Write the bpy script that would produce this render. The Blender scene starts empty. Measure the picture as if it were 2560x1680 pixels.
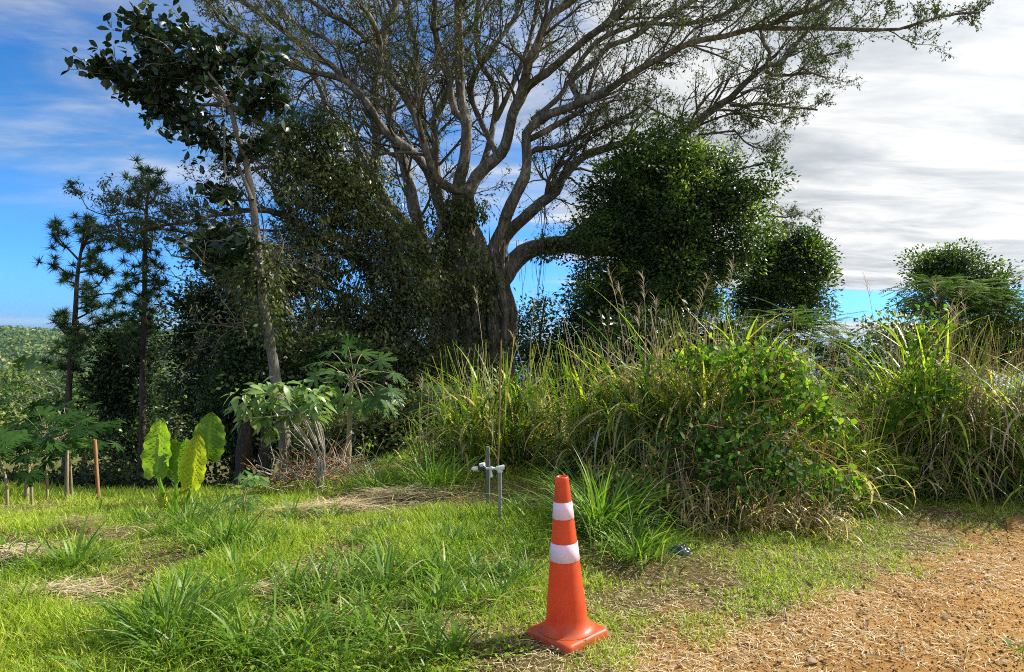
import bpy, math, random
import numpy as np
from mathutils import Vector, Matrix

SC = bpy.context.scene
rng = np.random.default_rng(7)
PI = math.pi

# ------------------------------------------------------------------ camera
CAM_H = 1.6
FPX = 1707.0                      # focal length in pixels of the 2560 wide photograph (24 mm)
ROLL = math.radians(1.35); PITCH = math.radians(0.35)
cam_d = bpy.data.cameras.new("camera"); cam = bpy.data.objects.new("camera", cam_d)
SC.collection.objects.link(cam); SC.camera = cam
cam_d.sensor_width = 36; cam_d.lens = 36 * FPX / 2560; cam_d.clip_start = 0.05; cam_d.clip_end = 90000
_f = np.array([0, math.cos(PITCH), -math.sin(PITCH)])
_r0 = np.array([1.0, 0, 0]); _u0 = np.cross(_r0, _f)
RIGHT = math.cos(ROLL) * _r0 + math.sin(ROLL) * _u0
UP = -math.sin(ROLL) * _r0 + math.cos(ROLL) * _u0
M = Matrix(((RIGHT[0], UP[0], -_f[0], 0), (RIGHT[1], UP[1], -_f[1], 0), (RIGHT[2], UP[2], -_f[2], CAM_H), (0, 0, 0, 1)))
cam.matrix_world = M

# ------------------------------------------------------------------ light
SUN_AZ, SUN_EL = 65.0, 38.0       # degrees right of the view direction, height
az, el = math.radians(SUN_AZ), math.radians(SUN_EL)
sund = Vector((math.sin(az) * math.cos(el), math.cos(az) * math.cos(el), math.sin(el)))
sl = bpy.data.lights.new("sun", 'SUN'); sl.energy = 5.0; sl.angle = math.radians(0.55); sl.color = (1.0, 0.94, 0.84)
so = bpy.data.objects.new("sun", sl); SC.collection.objects.link(so)
so.rotation_euler = sund.to_track_quat('Z', 'Y').to_euler()

world = bpy.data.worlds.new("World"); SC.world = world; world.use_nodes = True
def build_world():
    nt = world.node_tree; nt.nodes.clear(); N = nt.nodes; L = nt.links
    def n(t, **k):
        x = N.new(t)
        for a, b in k.items(): setattr(x, a, b)
        return x
    def math_(op, a, b=None, c=None, clamp=False):
        m = n('ShaderNodeMath', operation=op, use_clamp=clamp)
        for i, v in enumerate((a, b, c)):
            if v is None: continue
            if isinstance(v, (int, float)): m.inputs[i].default_value = v
            else: L.new(v, m.inputs[i])
        return m.outputs[0]
    def ramp(v, a, b, lo=0.0, hi=1.0):
        m = n('ShaderNodeMapRange', interpolation_type='SMOOTHSTEP'); L.new(v, m.inputs['Value'])
        m.inputs['From Min'].default_value = a; m.inputs['From Max'].default_value = b
        m.inputs['To Min'].default_value = lo; m.inputs['To Max'].default_value = hi
        return m.outputs['Result']
    sky = n('ShaderNodeTexSky', sky_type='NISHITA', sun_disc=False)
    sky.sun_elevation = el; sky.sun_rotation = az
    sky.altitude = 50; sky.air_density = 1.0; sky.dust_density = 0.4; sky.ozone_density = 3.0
    hs = n('ShaderNodeHueSaturation'); L.new(sky.outputs[0], hs.inputs['Color'])
    hs.inputs['Saturation'].default_value = 1.25; hs.inputs['Value'].default_value = 1.15; hs.inputs['Hue'].default_value = 0.5
    vm = n('ShaderNodeVectorMath', operation='MULTIPLY'); L.new(hs.outputs[0], vm.inputs[0]); vm.inputs[1].default_value = (0.46, 0.84, 1.14)
    vm2 = n('ShaderNodeVectorMath', operation='MULTIPLY'); L.new(vm.outputs[0], vm2.inputs[0]); tint_sky = vm2.outputs[0]
    tc0 = n('ShaderNodeTexCoord'); sp0 = n('ShaderNodeSeparateXYZ'); L.new(tc0.outputs['Generated'], sp0.inputs[0]); lowz = ramp(sp0.outputs[2], 0.0, 0.22)
    mlow = n('ShaderNodeMix', data_type='RGBA'); L.new(lowz, mlow.inputs['Factor']); mlow.inputs['A'].default_value = (0.62, 0.92, 1.75, 1); mlow.inputs['B'].default_value = (1, 1, 1, 1); L.new(mlow.outputs['Result'], vm2.inputs[1])
    tc = n('ShaderNodeTexCoord'); sp = n('ShaderNodeSeparateXYZ'); L.new(tc.outputs['Generated'], sp.inputs[0])
    X, Y, Z = sp.outputs
    zz = math_('ADD', math_('MAXIMUM', Z, 0.0), 0.09)
    u = math_('DIVIDE', X, zz); v = math_('DIVIDE', Y, zz)
    cmb = n('ShaderNodeCombineXYZ'); L.new(u, cmb.inputs[0]); L.new(v, cmb.inputs[1])
    mp = n('ShaderNodeMapping'); L.new(cmb.outputs[0], mp.inputs[0]); mp.inputs['Rotation'].default_value = (0, 0, math.radians(14)); mp.inputs['Scale'].default_value = (0.55, 1.15, 1)
    def noise(scale, det, rough, dist, src=mp.outputs[0]):
        t = n('ShaderNodeTexNoise'); L.new(src, t.inputs['Vector']); t.inputs['Scale'].default_value = scale
        t.inputs['Detail'].default_value = det; t.inputs['Roughness'].default_value = rough; t.inputs['Distortion'].default_value = dist
        return t.outputs[0]
    n1 = noise(0.75, 7, 0.55, 0.5); n2 = noise(2.6, 8, 0.6, 0.4); n3 = noise(0.33, 3, 0.5, 0.2)
    azr = math_('DIVIDE', X, math_('MAXIMUM', math_('ADD', Y, 0.15), 0.02))       # grows towards the right
    side = ramp(azr, -0.12, 0.32)
    # thick bank on the right, thin veils on the left
    cov = math_('ADD', math_('MULTIPLY', n1, 0.9), math_('MULTIPLY', n2, 0.3))
    thick = ramp(math_('ADD', cov, math_('MULTIPLY', side, 0.62)), 0.72, 0.98)
    upl = ramp(Z, 0.10, 0.26)
    thin = math_('MULTIPLY', math_('MULTIPLY', ramp(cov, 0.46, 0.72), 0.80), upl)
    band = math_('SUBTRACT', 1.0, math_('MULTIPLY', ramp(Z, 0.020, 0.028), ramp(math_('ADD', Z, math_('MULTIPLY', math_('SUBTRACT', n2, 0.5), 0.02)), 0.058, 0.072, 1.0, 0.0)))
    low = math_('MULTIPLY', ramp(azr, 0.0, 0.15), 1.0)
    thick = math_('MULTIPLY', math_('MULTIPLY', thick, band), math_('MAXIMUM', ramp(Z, 0.05, 0.12), low))
    dens = math_('MAXIMUM', thick, thin, clamp=True)
    # cloud brightness: grey undersides by noise, brighter toward the sun
    dot = n('ShaderNodeVectorMath', operation='DOT_PRODUCT'); L.new(tc.outputs['Generated'], dot.inputs[0]); dot.inputs[1].default_value = tuple(sund)
    glow = math_('POWER', math_('MAXIMUM', dot.outputs['Value'], 0.0), 4.0)
    shade = ramp(math_('ADD', math_('MULTIPLY', n3, 0.40), math_('MULTIPLY', n2, 0.60)), 0.36, 0.66)
    br = math_('ADD', math_('MULTIPLY', shade, 3.8), 3.7)
    br = math_('ADD', br, math_('MULTIPLY', glow, 4.4))
    cc = n('ShaderNodeMix', data_type='RGBA'); L.new(shade, cc.inputs['Factor']); cc.inputs['A'].default_value = (0.86, 0.93, 1.0, 1); cc.inputs['B'].default_value = (1.0, 0.985, 0.96, 1)
    sc = n('ShaderNodeVectorMath', operation='SCALE'); L.new(cc.outputs['Result'], sc.inputs[0]); L.new(br, sc.inputs['Scale'])
    mx = n('ShaderNodeMix', data_type='RGBA'); L.new(dens, mx.inputs['Factor']); L.new(tint_sky, mx.inputs['A']); L.new(sc.outputs[0], mx.inputs['B'])
    bg = n('ShaderNodeBackground'); L.new(mx.outputs['Result'], bg.inputs['Color']); bg.inputs['Strength'].default_value = 0.075
    out = n('ShaderNodeOutputWorld'); L.new(bg.outputs[0], out.inputs['Surface'])
build_world()
SC.view_settings.view_transform = 'Standard'; SC.view_settings.look = 'None'; SC.view_settings.gamma = 1
SC.view_settings.exposure = 0.8
SC.render.engine = 'CYCLES'
SC.cycles.max_bounces = 6; SC.cycles.diffuse_bounces = 3; SC.cycles.glossy_bounces = 2; SC.cycles.transmission_bounces = 4
SC.cycles.transparent_max_bounces = 8; SC.cycles.volume_bounces = 0; SC.cycles.sample_clamp_indirect = 6
SC.cycles.use_denoising = False
SC.cycles.pixel_filter_type = 'BLACKMAN_HARRIS'; SC.cycles.filter_width = 1.0
SC.cycles.denoiser = 'OPENIMAGEDENOISE'

# ------------------------------------------------------------------ numeric helpers
def smooth(a, b, x):
    t = np.clip((np.asarray(x, float) - a) / (b - a), 0, 1); return t * t * (3 - 2 * t)
_T = np.random.default_rng(99).random((256, 256))
def vnoise(x, y):
    x = np.asarray(x, float); y = np.asarray(y, float)
    xi = np.floor(x).astype(int); yi = np.floor(y).astype(int); fx = x - xi; fy = y - yi
    fx = fx * fx * (3 - 2 * fx); fy = fy * fy * (3 - 2 * fy)
    a = _T[xi & 255, yi & 255]; b = _T[(xi + 1) & 255, yi & 255]; c = _T[xi & 255, (yi + 1) & 255]; d = _T[(xi + 1) & 255, (yi + 1) & 255]
    return (a * (1 - fx) + b * fx) * (1 - fy) + (c * (1 - fx) + d * fx) * fy
def fbm(x, y, o=4):
    s = 0; a = 0.5; t = 0
    for i in range(o):
        s = s + a * vnoise(x * 2 ** i + 17.3 * i, y * 2 ** i + 5.1 * i); t += a; a *= 0.5
    return s / t
def unit(v):
    v = np.asarray(v, float); return v / np.maximum(np.linalg.norm(v, axis=-1, keepdims=True), 1e-9)

def height(x, y):
    x = np.asarray(x, float); y = np.asarray(y, float)
    left = smooth(0.8, -5.0, x)
    h = -0.20 * np.maximum(0, np.sqrt(np.maximum(y - 5, 0) ** 2 + 0.01) - 0.1) * left * smooth(40, 16, y)
    h = h + 1.0 * left * 0
    bank = np.maximum(0, y - 12.5)
    h = h - np.minimum(bank * (0.16 * left + 0.045), 60)
    h = h - smooth(26, 330, y + 0.3 * np.maximum(-x, 0)) * 52
    r = np.hypot(x, y)
    ridge = smooth(520, 1250, r) * smooth(0.05, -0.25, x / np.maximum(r, 1)) * (y > 0)
    h = h + ridge * (78 + 14 * fbm(x / 260, y / 260, 3)) + smooth(120, 400, r) * (fbm(x / 90 + 3, y / 90, 3) - 0.5) * 22
    h = h - smooth(1500, 2300, r) * 110
    h = h + (fbm(x * 0.55, y * 0.55, 3) - 0.5) * 0.13 * smooth(60, 20, r) * smooth(-0.1, 0.7, np.hypot(x - 0.3, y - 3.6))
    h = h - smooth(0.0, 60, -y) * 2
    return h

C0 = np.array([0, 0, CAM_H])
def ray(px, py):
    px = np.asarray(px, float); py = np.asarray(py, float)
    return (_f + ((px - 1280) / FPX)[..., None] * RIGHT + (-(py - 840) / FPX)[..., None] * UP)
def P(px, py, d):
    """world point seen at photograph pixel (px,py) d metres in front of the camera"""
    return C0 + ray(px, py) * np.asarray(d, float)[..., None]
def G(px, py):
    """ground point seen at a pixel"""
    r = ray(px, py); prev = 1.0
    for d in np.arange(1.5, 200, 0.05):
        p = C0 + r * d
        if p[2] < height(p[0], p[1]): return np.array([p[0], p[1], float(height(p[0], p[1]))])
    return C0 + r * 200
def XY(px, d):
    """ground point below pixel column px at depth d (measured near horizon)"""
    p = P(px, 835, d); return np.array([p[0], p[1], float(height(p[0], p[1]))])

ROAD = np.array([(-40, -18), (-12, -4.5), (-3, .6), (-1, 1.8), (0.09, 2.7), (0.67, 3.25), (1.3, 3.70), (1.8, 4.05), (2.45, 4.55), (3.2, 5.1), (4.5, 5.95), (10, 8.6), (30, 17), (60, 28)])
def road_s(x, y):
    """positive on the dirt road, in metres from its ragged edge"""
    e = np.interp(x, ROAD[:, 0], ROAD[:, 1]) + (fbm(x * 1.3, y * 1.3 + 9, 3) - 0.5) * 0.9
    return (e - y) * 0.85

# ------------------------------------------------------------------ mesh building
class MB:
    def __init__(s): s.v = []; s.q = []; s.t = []; s.n = 0; s.tint = []; s.sm = []
    def add(s, V, F, tint=0.5):
        V = np.asarray(V, float).reshape(-1, 3); F = np.asarray(F, int)
        if len(V) == 0 or len(F) == 0: return
        (s.q if F.shape[1] == 4 else s.t).append(F + s.n)
        s.v.append(V); tt = np.full(len(V), tint, float) if np.isscalar(tint) else np.asarray(tint, float)
        s.tint.append(tt); s.n += len(V)
    def build(s, name, mat, parent=None, loc=None, smooth_=True):
        V = np.concatenate(s.v)
        if loc is not None: V = V - np.asarray(loc)
        q = np.concatenate(s.q) if s.q else np.zeros((0, 4), int); t = np.concatenate(s.t) if s.t else np.zeros((0, 3), int)
        me = bpy.data.meshes.new(name)
        me.vertices.add(len(V)); me.vertices.foreach_set("co", V.astype(np.float32).ravel())
        nl = q.size + t.size; me.loops.add(nl); me.loops.foreach_set("vertex_index", np.concatenate([q.ravel(), t.ravel()]).astype(np.int32))
        me.polygons.add(len(q) + len(t))
        st = np.concatenate([np.arange(len(q)) * 4, q.size + np.arange(len(t)) * 3]).astype(np.int32)
        me.polygons.foreach_set("loop_start", st)
        if smooth_: me.polygons.foreach_set("use_smooth", np.ones(len(q) + len(t), bool))
        a = me.attributes.new("tint", 'FLOAT', 'POINT'); a.data.foreach_set("value", np.concatenate(s.tint).astype(np.float32))
        me.update(calc_edges=True)
        me.materials.append(mat)
        o = bpy.data.objects.new(name, me); SC.collection.objects.link(o)
        if parent is not None: o.parent = parent
        if loc is not None and parent is None: o.location = loc
        return o

def thing(name, label, cat, loc=(0, 0, 0), group=None):
    o = bpy.data.objects.new(name, None); SC.collection.objects.link(o); o.location = tuple(float(c) for c in loc); o.empty_display_size = 0.2
    return tag(o, label, cat, group)
def tag(o, label, cat=None, group=None, kind=None):
    if label: o['label'] = label
    if cat: o['category'] = cat
    if group: o['group'] = group
    if kind: o['kind'] = kind
    return o

def tubes(Pn, Rn, n=6, tint=0.5, cap=False):
    """Pn (N,K,3), Rn (N,K) -> verts, quads"""
    Pn = np.asarray(Pn, float); Rn = np.asarray(Rn, float)
    if Pn.ndim == 2: Pn = Pn[None]; Rn = Rn[None]
    N, K, _ = Pn.shape
    T = np.gradient(Pn, axis=1); T = unit(T)
    ref = np.where(np.abs(unit(Pn[:, -1] - Pn[:, 0])[:, 2:3]) > 0.85, np.array([1.0, 0.13, 0]), np.array([0.0, 0.1, 1.0]))
    A = unit(np.cross(T, ref[:, None, :])); B = np.cross(T, A)
    ang = np.arange(n) * 2 * PI / n
    V = Pn[:, :, None] + Rn[:, :, None, None] * (np.cos(ang)[None, None, :, None] * A[:, :, None] + np.sin(ang)[None, None, :, None] * B[:, :, None])
    i = np.arange(N)[:, None, None] * K * n + np.arange(K - 1)[None, :, None] * n
    j = np.arange(n)[None, None, :]; j2 = (j + 1) % n
    F = np.stack([i + j, i + j2, i + n + j2, i + n + j], -1).reshape(-1, 4)
    tt = np.asarray(tint, float)
    if tt.ndim: tt = np.repeat(tt, K * n)
    return V.reshape(-1, 3), F, (tt if tt.ndim else float(tt))

def catmull(pts, rad, step):
    pts = np.asarray(pts, float); rad = np.asarray(rad, float)
    Pp = np.vstack([2 * pts[0] - pts[1], pts, 2 * pts[-1] - pts[-2]])
    out = []; ro = []
    for i in range(1, len(Pp) - 2):
        p0, p1, p2, p3 = Pp[i - 1:i + 3]; m = max(1, int(np.linalg.norm(p2 - p1) / step))
        t = (np.arange(m) / m)[:, None]
        out.append(0.5 * (2 * p1 + (p2 - p0) * t + (2 * p0 - 5 * p1 + 4 * p2 - p3) * t ** 2 + (-p0 + 3 * p1 - 3 * p2 + p3) * t ** 3))
        ro.append(rad[i - 1] + (rad[i] - rad[i - 1]) * t[:, 0])
    out.append(pts[-1:]); ro.append(rad[-1:])
    return np.concatenate(out), np.concatenate(ro)

def limb_mesh(mb, pts, rad, n=10, rough=0.12, step=0.25, seed=0, tint=0.5):
    p, r = catmull(pts, rad, step)
    K = len(p)
    if K < 3: return p, r
    V, F, _ = tubes(p, r, n)
    V = V.reshape(K, n, 3); c = p[:, None]
    ang = np.arange(n) / n * 6.283
    s = np.arange(K)[:, None] * 0.55
    w = 1 + rough * 2 * (fbm(np.cos(ang)[None] * 1.6 + s + seed * 3.1, np.sin(ang)[None] * 1.6 + s * 0.4 + seed, 3) - 0.5) * 1.6
    V = c + (V - c) * w[..., None]
    mb.add(V.reshape(-1, 3), F, tint)
    return p, r

def grow(S, D, Ln, R, K, wob=0.25, up=0.0, g=rng, taper=0.8):
    N = len(S); Pn = np.zeros((N, K, 3)); Pn[:, 0] = S; d = unit(D)
    for k in range(1, K):
        d = unit(d + g.normal(0, wob, (N, 3)) + np.array([0, 0, 1]) * up)
        Pn[:, k] = Pn[:, k - 1] + d * (Ln / (K - 1))[:, None]
    t = np.linspace(0, 1, K)
    return Pn, R[:, None] * (1 - taper * t)[None]
def perp(T, g=rng):
    r = g.normal(0, 1, T.shape); r = r - (r * T).sum(-1, keepdims=True) * T; return unit(r)
def sprout(Pn, Rn, per, t0, ang, Lf, rf, g=rng, bias=(0, 0, 0)):
    """child starts from parents: returns S, D, L, R"""
    N, K, _ = Pn.shape
    tt = t0 + (1 - t0) * (np.arange(per)[None] + g.random((N, per))) / per
    x = tt * (K - 1); i = np.minimum(x.astype(int), K - 2); f = x - i; nn = np.arange(N)[:, None]
    S = Pn[nn, i] * (1 - f)[..., None] + Pn[nn, i + 1] * f[..., None]
    T = unit(Pn[nn, i + 1] - Pn[nn, i]); R = Rn[nn, i]
    plen = np.linalg.norm(np.diff(Pn, axis=1), axis=-1).sum(1)[:, None]
    a = g.uniform(ang[0], ang[1], T.shape[:2])[..., None]
    D = np.cos(a) * T + np.sin(a) * perp(T, g) + np.array(bias)
    L = plen * Lf * (1.15 - 0.6 * tt) * g.uniform(0.7, 1.3, tt.shape)
    return S.reshape(-1, 3), D.reshape(-1, 3), L.ravel(), np.maximum(R * rf, 0.003).ravel()

def leafblades(B, T, Nn, L, W, K=4, prof=None, bend=0.2, fold=0.15, ripple=0.0, tint=0.5, g=rng, two=True):
    B = np.asarray(B, float).reshape(-1, 3); N = len(B)
    T = unit(T); Nn = unit(Nn - (Nn * T).sum(-1, keepdims=True) * T); S = np.cross(T, Nn)
    L = np.broadcast_to(L, (N,)).astype(float); W = np.broadcast_to(W, (N,)).astype(float); bend = np.broadcast_to(bend, (N,)).astype(float)
    t = np.linspace(0, 1, K + 1)
    w = (np.sin(PI * np.clip(t, 0.02, 0.985) ** 0.8) ** 0.8) if prof is None else prof(t)
    mid = B[:, None] + T[:, None] * (L[:, None] * t)[..., None] - Nn[:, None] * (bend[:, None] * L[:, None] * t ** 2)[..., None]
    hw = 0.5 * W[:, None] * w[None]
    rip = (ripple * g.normal(0, 1, (2, N, K + 1)) * hw) if ripple else np.zeros((2, N, K + 1))
    lf = mid + S[:, None] * hw[..., None] + Nn[:, None] * (fold * hw + rip[0])[..., None]
    rt = mid - S[:, None] * hw[..., None] + Nn[:, None] * (fold * hw + rip[1])[..., None]
    V = np.stack([lf, mid, rt], 2).reshape(-1, 3)
    i = (np.arange(N)[:, None] * (K + 1) + np.arange(K)[None]) * 3; i = i.ravel()
    F = np.concatenate([np.stack([i, i + 1, i + 4, i + 3], 1), np.stack([i + 1, i + 2, i + 5, i + 4], 1)])
    tt = np.repeat(np.broadcast_to(tint, (N,)), 3 * (K + 1))
    return V, F, tt

def kites(Cn, D, Nn, L, W, tint=0.5):
    """small leaves: one folded quad each"""
    D = unit(D); S = unit(np.cross(D, Nn)); N = len(Cn); U = np.cross(S, D)
    L = np.broadcast_to(L, (N,))[:, None]; W = np.broadcast_to(W, (N,))[:, None]
    V = np.stack([Cn, Cn + D * L * .45 + S * W * .5 + U * W * .12, Cn + D * L, Cn + D * L * .45 - S * W * .5 + U * W * .12], 1).reshape(-1, 3)
    i = np.arange(N)[:, None] * 4
    return V, np.concatenate([i, i + 1, i + 2, i + 3], 1), np.repeat(np.broadcast_to(tint, (N,)), 4)

def blades(B, azi, L, W, th0, th1, K=4, tint=0.5, twist=0.0):
    """grass: base points, azimuth, length, width, angle from vertical at root and tip"""
    N = len(B); azi = np.asarray(azi); L = np.broadcast_to(L, (N,)); W = np.broadcast_to(W, (N,))
    th0 = np.broadcast_to(th0, (N,)); th1 = np.broadcast_to(th1, (N,))
    H = np.stack([np.cos(azi), np.sin(azi), np.zeros(N)], 1); S = np.stack([-np.sin(azi + twist), np.cos(azi + twist), np.zeros(N)], 1)
    p = np.array(B, float); pts = [p]
    for k in range(K):
        th = th0 + (th1 - th0) * ((k + 0.5) / K)
        p = p + (H * np.sin(th)[:, None] + np.array([0, 0, 1.0]) * np.cos(th)[:, None]) * (L / K)[:, None]; pts.append(p)
    pts = np.stack(pts, 1)
    t = np.linspace(0, 1, K + 1); w = np.clip(1.15 * (1 - t ** 2.2), 0.04, 1) * np.clip(0.45 + t * 2.5, 0, 1)
    o = S[:, None] * (0.5 * W[:, None] * w[None])[..., None]
    V = np.stack([pts - o, pts + o], 2).reshape(-1, 3)
    i = ((np.arange(N)[:, None] * (K + 1) + np.arange(K)[None]) * 2).ravel()
    F = np.stack([i, i + 1, i + 3, i + 2], 1)
    return V, F, np.repeat(np.broadcast_to(tint, (N,)), 2 * (K + 1))
def rdir(N, g=rng): return unit(g.normal(0, 1, (N, 3)))

# ------------------------------------------------------------------ materials
def nmat(name):
    m = bpy.data.materials.new(name); m.use_nodes = True; nt = m.node_tree; nt.nodes.clear(); return m, nt, nt.nodes, nt.links
def ramp_node(N, stops):
    r = N.new('ShaderNodeValToRGB'); e = r.color_ramp.elements
    while len(e) < len(stops): e.new(0.5)
    for k, (p_, c) in enumerate(stops): e[k].position = p_; e[k].color = (*c, 1)
    return r
def leafmat(name, stops, trans=0.35, rough=0.45, spec=0.35, var=0.0, vscale=0.6, tcol=(1.25, 1.35, 0.55)):
    m, nt, N, L = nmat(name)
    at = N.new('ShaderNodeAttribute'); at.attribute_name = 'tint'
    r = ramp_node(N, stops)
    fac = at.outputs['Fac']
    if var:
        tc = N.new('ShaderNodeTexCoord'); nz = N.new('ShaderNodeTexNoise'); nz.inputs['Scale'].default_value = vscale; nz.inputs['Detail'].default_value = 3
        L.new(tc.outputs['Object'], nz.inputs['Vector'])
        ma = N.new('ShaderNodeMath'); ma.operation = 'MULTIPLY_ADD'; L.new(nz.outputs[0], ma.inputs[0]); ma.inputs[1].default_value = var; 
        mb_ = N.new('ShaderNodeMath'); mb_.operation = 'SUBTRACT'; L.new(fac, mb_.inputs[0]); mb_.inputs[1].default_value = var * 0.5
        L.new(mb_.outputs[0], ma.inputs[2]); fac = ma.outputs[0]
    L.new(fac, r.inputs[0])
    b = N.new('ShaderNodeBsdfPrincipled'); L.new(r.outputs[0], b.inputs['Base Color']); b.inputs['Roughness'].default_value = rough
    b.inputs['Specular IOR Level'].default_value = spec
    t = N.new('ShaderNodeBsdfTranslucent')
    mc = N.new('ShaderNodeVectorMath'); mc.operation = 'MULTIPLY'; L.new(r.outputs[0], mc.inputs[0]); mc.inputs[1].default_value = tcol
    L.new(mc.outputs[0], t.inputs['Color'])
    mx = N.new('ShaderNodeMixShader'); mx.inputs[0].default_value = trans; L.new(b.outputs[0], mx.inputs[1]); L.new(t.outputs[0], mx.inputs[2])
    o = N.new('ShaderNodeOutputMaterial'); L.new(mx.outputs[0], o.inputs[0])
    return m
def barkmat(name, c1, c2, c3, scale=3.0, bump=0.5, stretch=(1, 1, 0.3), dist=0.05):
    m, nt, N, L = nmat(name)
    tc = N.new('ShaderNodeTexCoord'); mp = N.new('ShaderNodeMapping'); mp.inputs['Scale'].default_value = stretch; L.new(tc.outputs['Object'], mp.inputs[0])
    a = N.new('ShaderNodeTexNoise'); a.inputs['Scale'].default_value = scale; a.inputs['Detail'].default_value = 8; a.inputs['Roughness'].default_value = 0.7; L.new(mp.outputs[0], a.inputs['Vector'])
    b_ = N.new('ShaderNodeTexNoise'); b_.inputs['Scale'].default_value = scale * 6; b_.inputs['Detail'].default_value = 6; L.new(mp.outputs[0], b_.inputs['Vector'])
    r = ramp_node(N, [(0.32, c1), (0.5, c2), (0.68, c3)])
    mm = N.new('ShaderNodeMath'); mm.operation = 'MULTIPLY_ADD'; L.new(b_.outputs[0], mm.inputs[0]); mm.inputs[1].default_value = 0.4; 
    ms = N.new('ShaderNodeMath'); ms.operation = 'MULTIPLY'; L.new(a.outputs[0], ms.inputs[0]); ms.inputs[1].default_value = 0.6; L.new(ms.outputs[0], mm.inputs[2])
    L.new(mm.outputs[0], r.inputs[0])
    p = N.new('ShaderNodeBsdfPrincipled'); L.new(r.outputs[0], p.inputs['Base Color']); p.inputs['Roughness'].default_value = 0.85; p.inputs['Specular IOR Level'].default_value = 0.2
    bp = N.new('ShaderNodeBump'); bp.inputs['Strength'].default_value = bump; bp.inputs['Distance'].default_value = dist; L.new(b_.outputs[0], bp.inputs['Height']); L.new(bp.outputs[0], p.inputs['Normal'])
    o = N.new('ShaderNodeOutputMaterial'); L.new(p.outputs[0], o.inputs[0])
    return m
def plain(name, col, rough=0.5, spec=0.5, metal=0.0, noise=0.0, nscale=20, bump=0.0, col2=None):
    m, nt, N, L = nmat(name)
    p = N.new('ShaderNodeBsdfPrincipled'); p.inputs['Roughness'].default_value = rough; p.inputs['Specular IOR Level'].default_value = spec; p.inputs['Metallic'].default_value = metal
    tc = N.new('ShaderNodeTexCoord'); a = N.new('ShaderNodeTexNoise'); a.inputs['Scale'].default_value = nscale; a.inputs['Detail'].default_value = 6; L.new(tc.outputs['Object'], a.inputs['Vector'])
    c2 = col2 or tuple(c * (1 - noise) for c in col)
    r = ramp_node(N, [(0.35, c2), (0.62, col)]); L.new(a.outputs[0], r.inputs[0]); L.new(r.outputs[0], p.inputs['Base Color'])
    if bump:
        bp = N.new('ShaderNodeBump'); bp.inputs['Strength'].default_value = bump; bp.inputs['Distance'].default_value = 0.005; L.new(a.outputs[0], bp.inputs['Height']); L.new(bp.outputs[0], p.inputs['Normal'])
    o = N.new('ShaderNodeOutputMaterial'); L.new(p.outputs[0], o.inputs[0]); return m

def groundmat(name, road):
    m, nt, N, L = nmat(name)
    geo = N.new('ShaderNodeNewGeometry')
    def nz(scale, det=6, rough=0.6, vec=geo.outputs['Position']):
        a = N.new('ShaderNodeTexNoise'); a.inputs['Scale'].default_value = scale; a.inputs['Detail'].default_value = det; a.inputs['Roughness'].default_value = rough
        L.new(vec, a.inputs['Vector']); return a.outputs[0]
    soil = ramp_node(N, [(0.3, (0.19, 0.095, 0.028)), (0.5, (0.36, 0.195, 0.058)), (0.7, (0.50, 0.30, 0.105))])
    mixn = N.new('ShaderNodeMath'); mixn.operation = 'MULTIPLY_ADD'; L.new(nz(26, 8, 0.75), mixn.inputs[0]); mixn.inputs[1].default_value = 0.45
    m2 = N.new('ShaderNodeMath'); m2.operation = 'MULTIPLY'; L.new(nz(1.3, 7, 0.65), m2.inputs[0]); m2.inputs[1].default_value = 0.55; L.new(m2.outputs[0], mixn.inputs[2])
    L.new(mixn.outputs[0], soil.inputs[0])
    thatch = ramp_node(N, [(0.35, (0.05, 0.04, 0.015)), (0.55, (0.14, 0.11, 0.04)), (0.7, (0.24, 0.19, 0.09))]); L.new(nz(40, 6, 0.7), thatch.inputs[0])
    col = soil.outputs[0]
    if not road:
        at = N.new('ShaderNodeAttribute'); at.attribute_name = 'tint'
        mx = N.new('ShaderNodeMix'); mx.data_type = 'RGBA'; L.new(at.outputs['Fac'], mx.inputs['Factor']); L.new(thatch.outputs[0], mx.inputs['A']); L.new(soil.outputs[0], mx.inputs['B'])
        # far country: pasture and scrub
        far = ramp_node(N, [(0.35, (0.07, 0.12, 0.03)), (0.5, (0.14, 0.20, 0.04)), (0.62, (0.24, 0.28, 0.07)), (0.75, (0.36, 0.32, 0.16))]); L.new(nz(0.012, 6, 0.6), far.inputs[0])
        ln = N.new('ShaderNodeVectorMath'); ln.operation = 'LENGTH'; L.new(geo.outputs['Position'], ln.inputs[0])
        mr = N.new('ShaderNodeMapRange'); L.new(ln.outputs['Value'], mr.inputs['Value']); mr.inputs['From Min'].default_value = 25; mr.inputs['From Max'].default_value = 70
        m3 = N.new('ShaderNodeMix'); m3.data_type = 'RGBA'; L.new(mr.outputs[0], m3.inputs['Factor']); L.new(mx.outputs['Result'], m3.inputs['A']); L.new(far.outputs[0], m3.inputs['B'])
        col = m3.outputs['Result']
    p = N.new('ShaderNodeBsdfPrincipled'); L.new(col, p.inputs['Base Color']); p.inputs['Roughness'].default_value = 0.95; p.inputs['Specular IOR Level'].default_value = 0.1
    bp = N.new('ShaderNodeBump'); bp.inputs['Strength'].default_value = 0.9; bp.inputs['Distance'].default_value = 0.02; L.new(nz(38, 8, 0.8), bp.inputs['Height']); L.new(bp.outputs[0], p.inputs['Normal'])
    o = N.new('ShaderNodeOutputMaterial'); L.new(p.outputs[0], o.inputs[0]); return m

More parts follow.
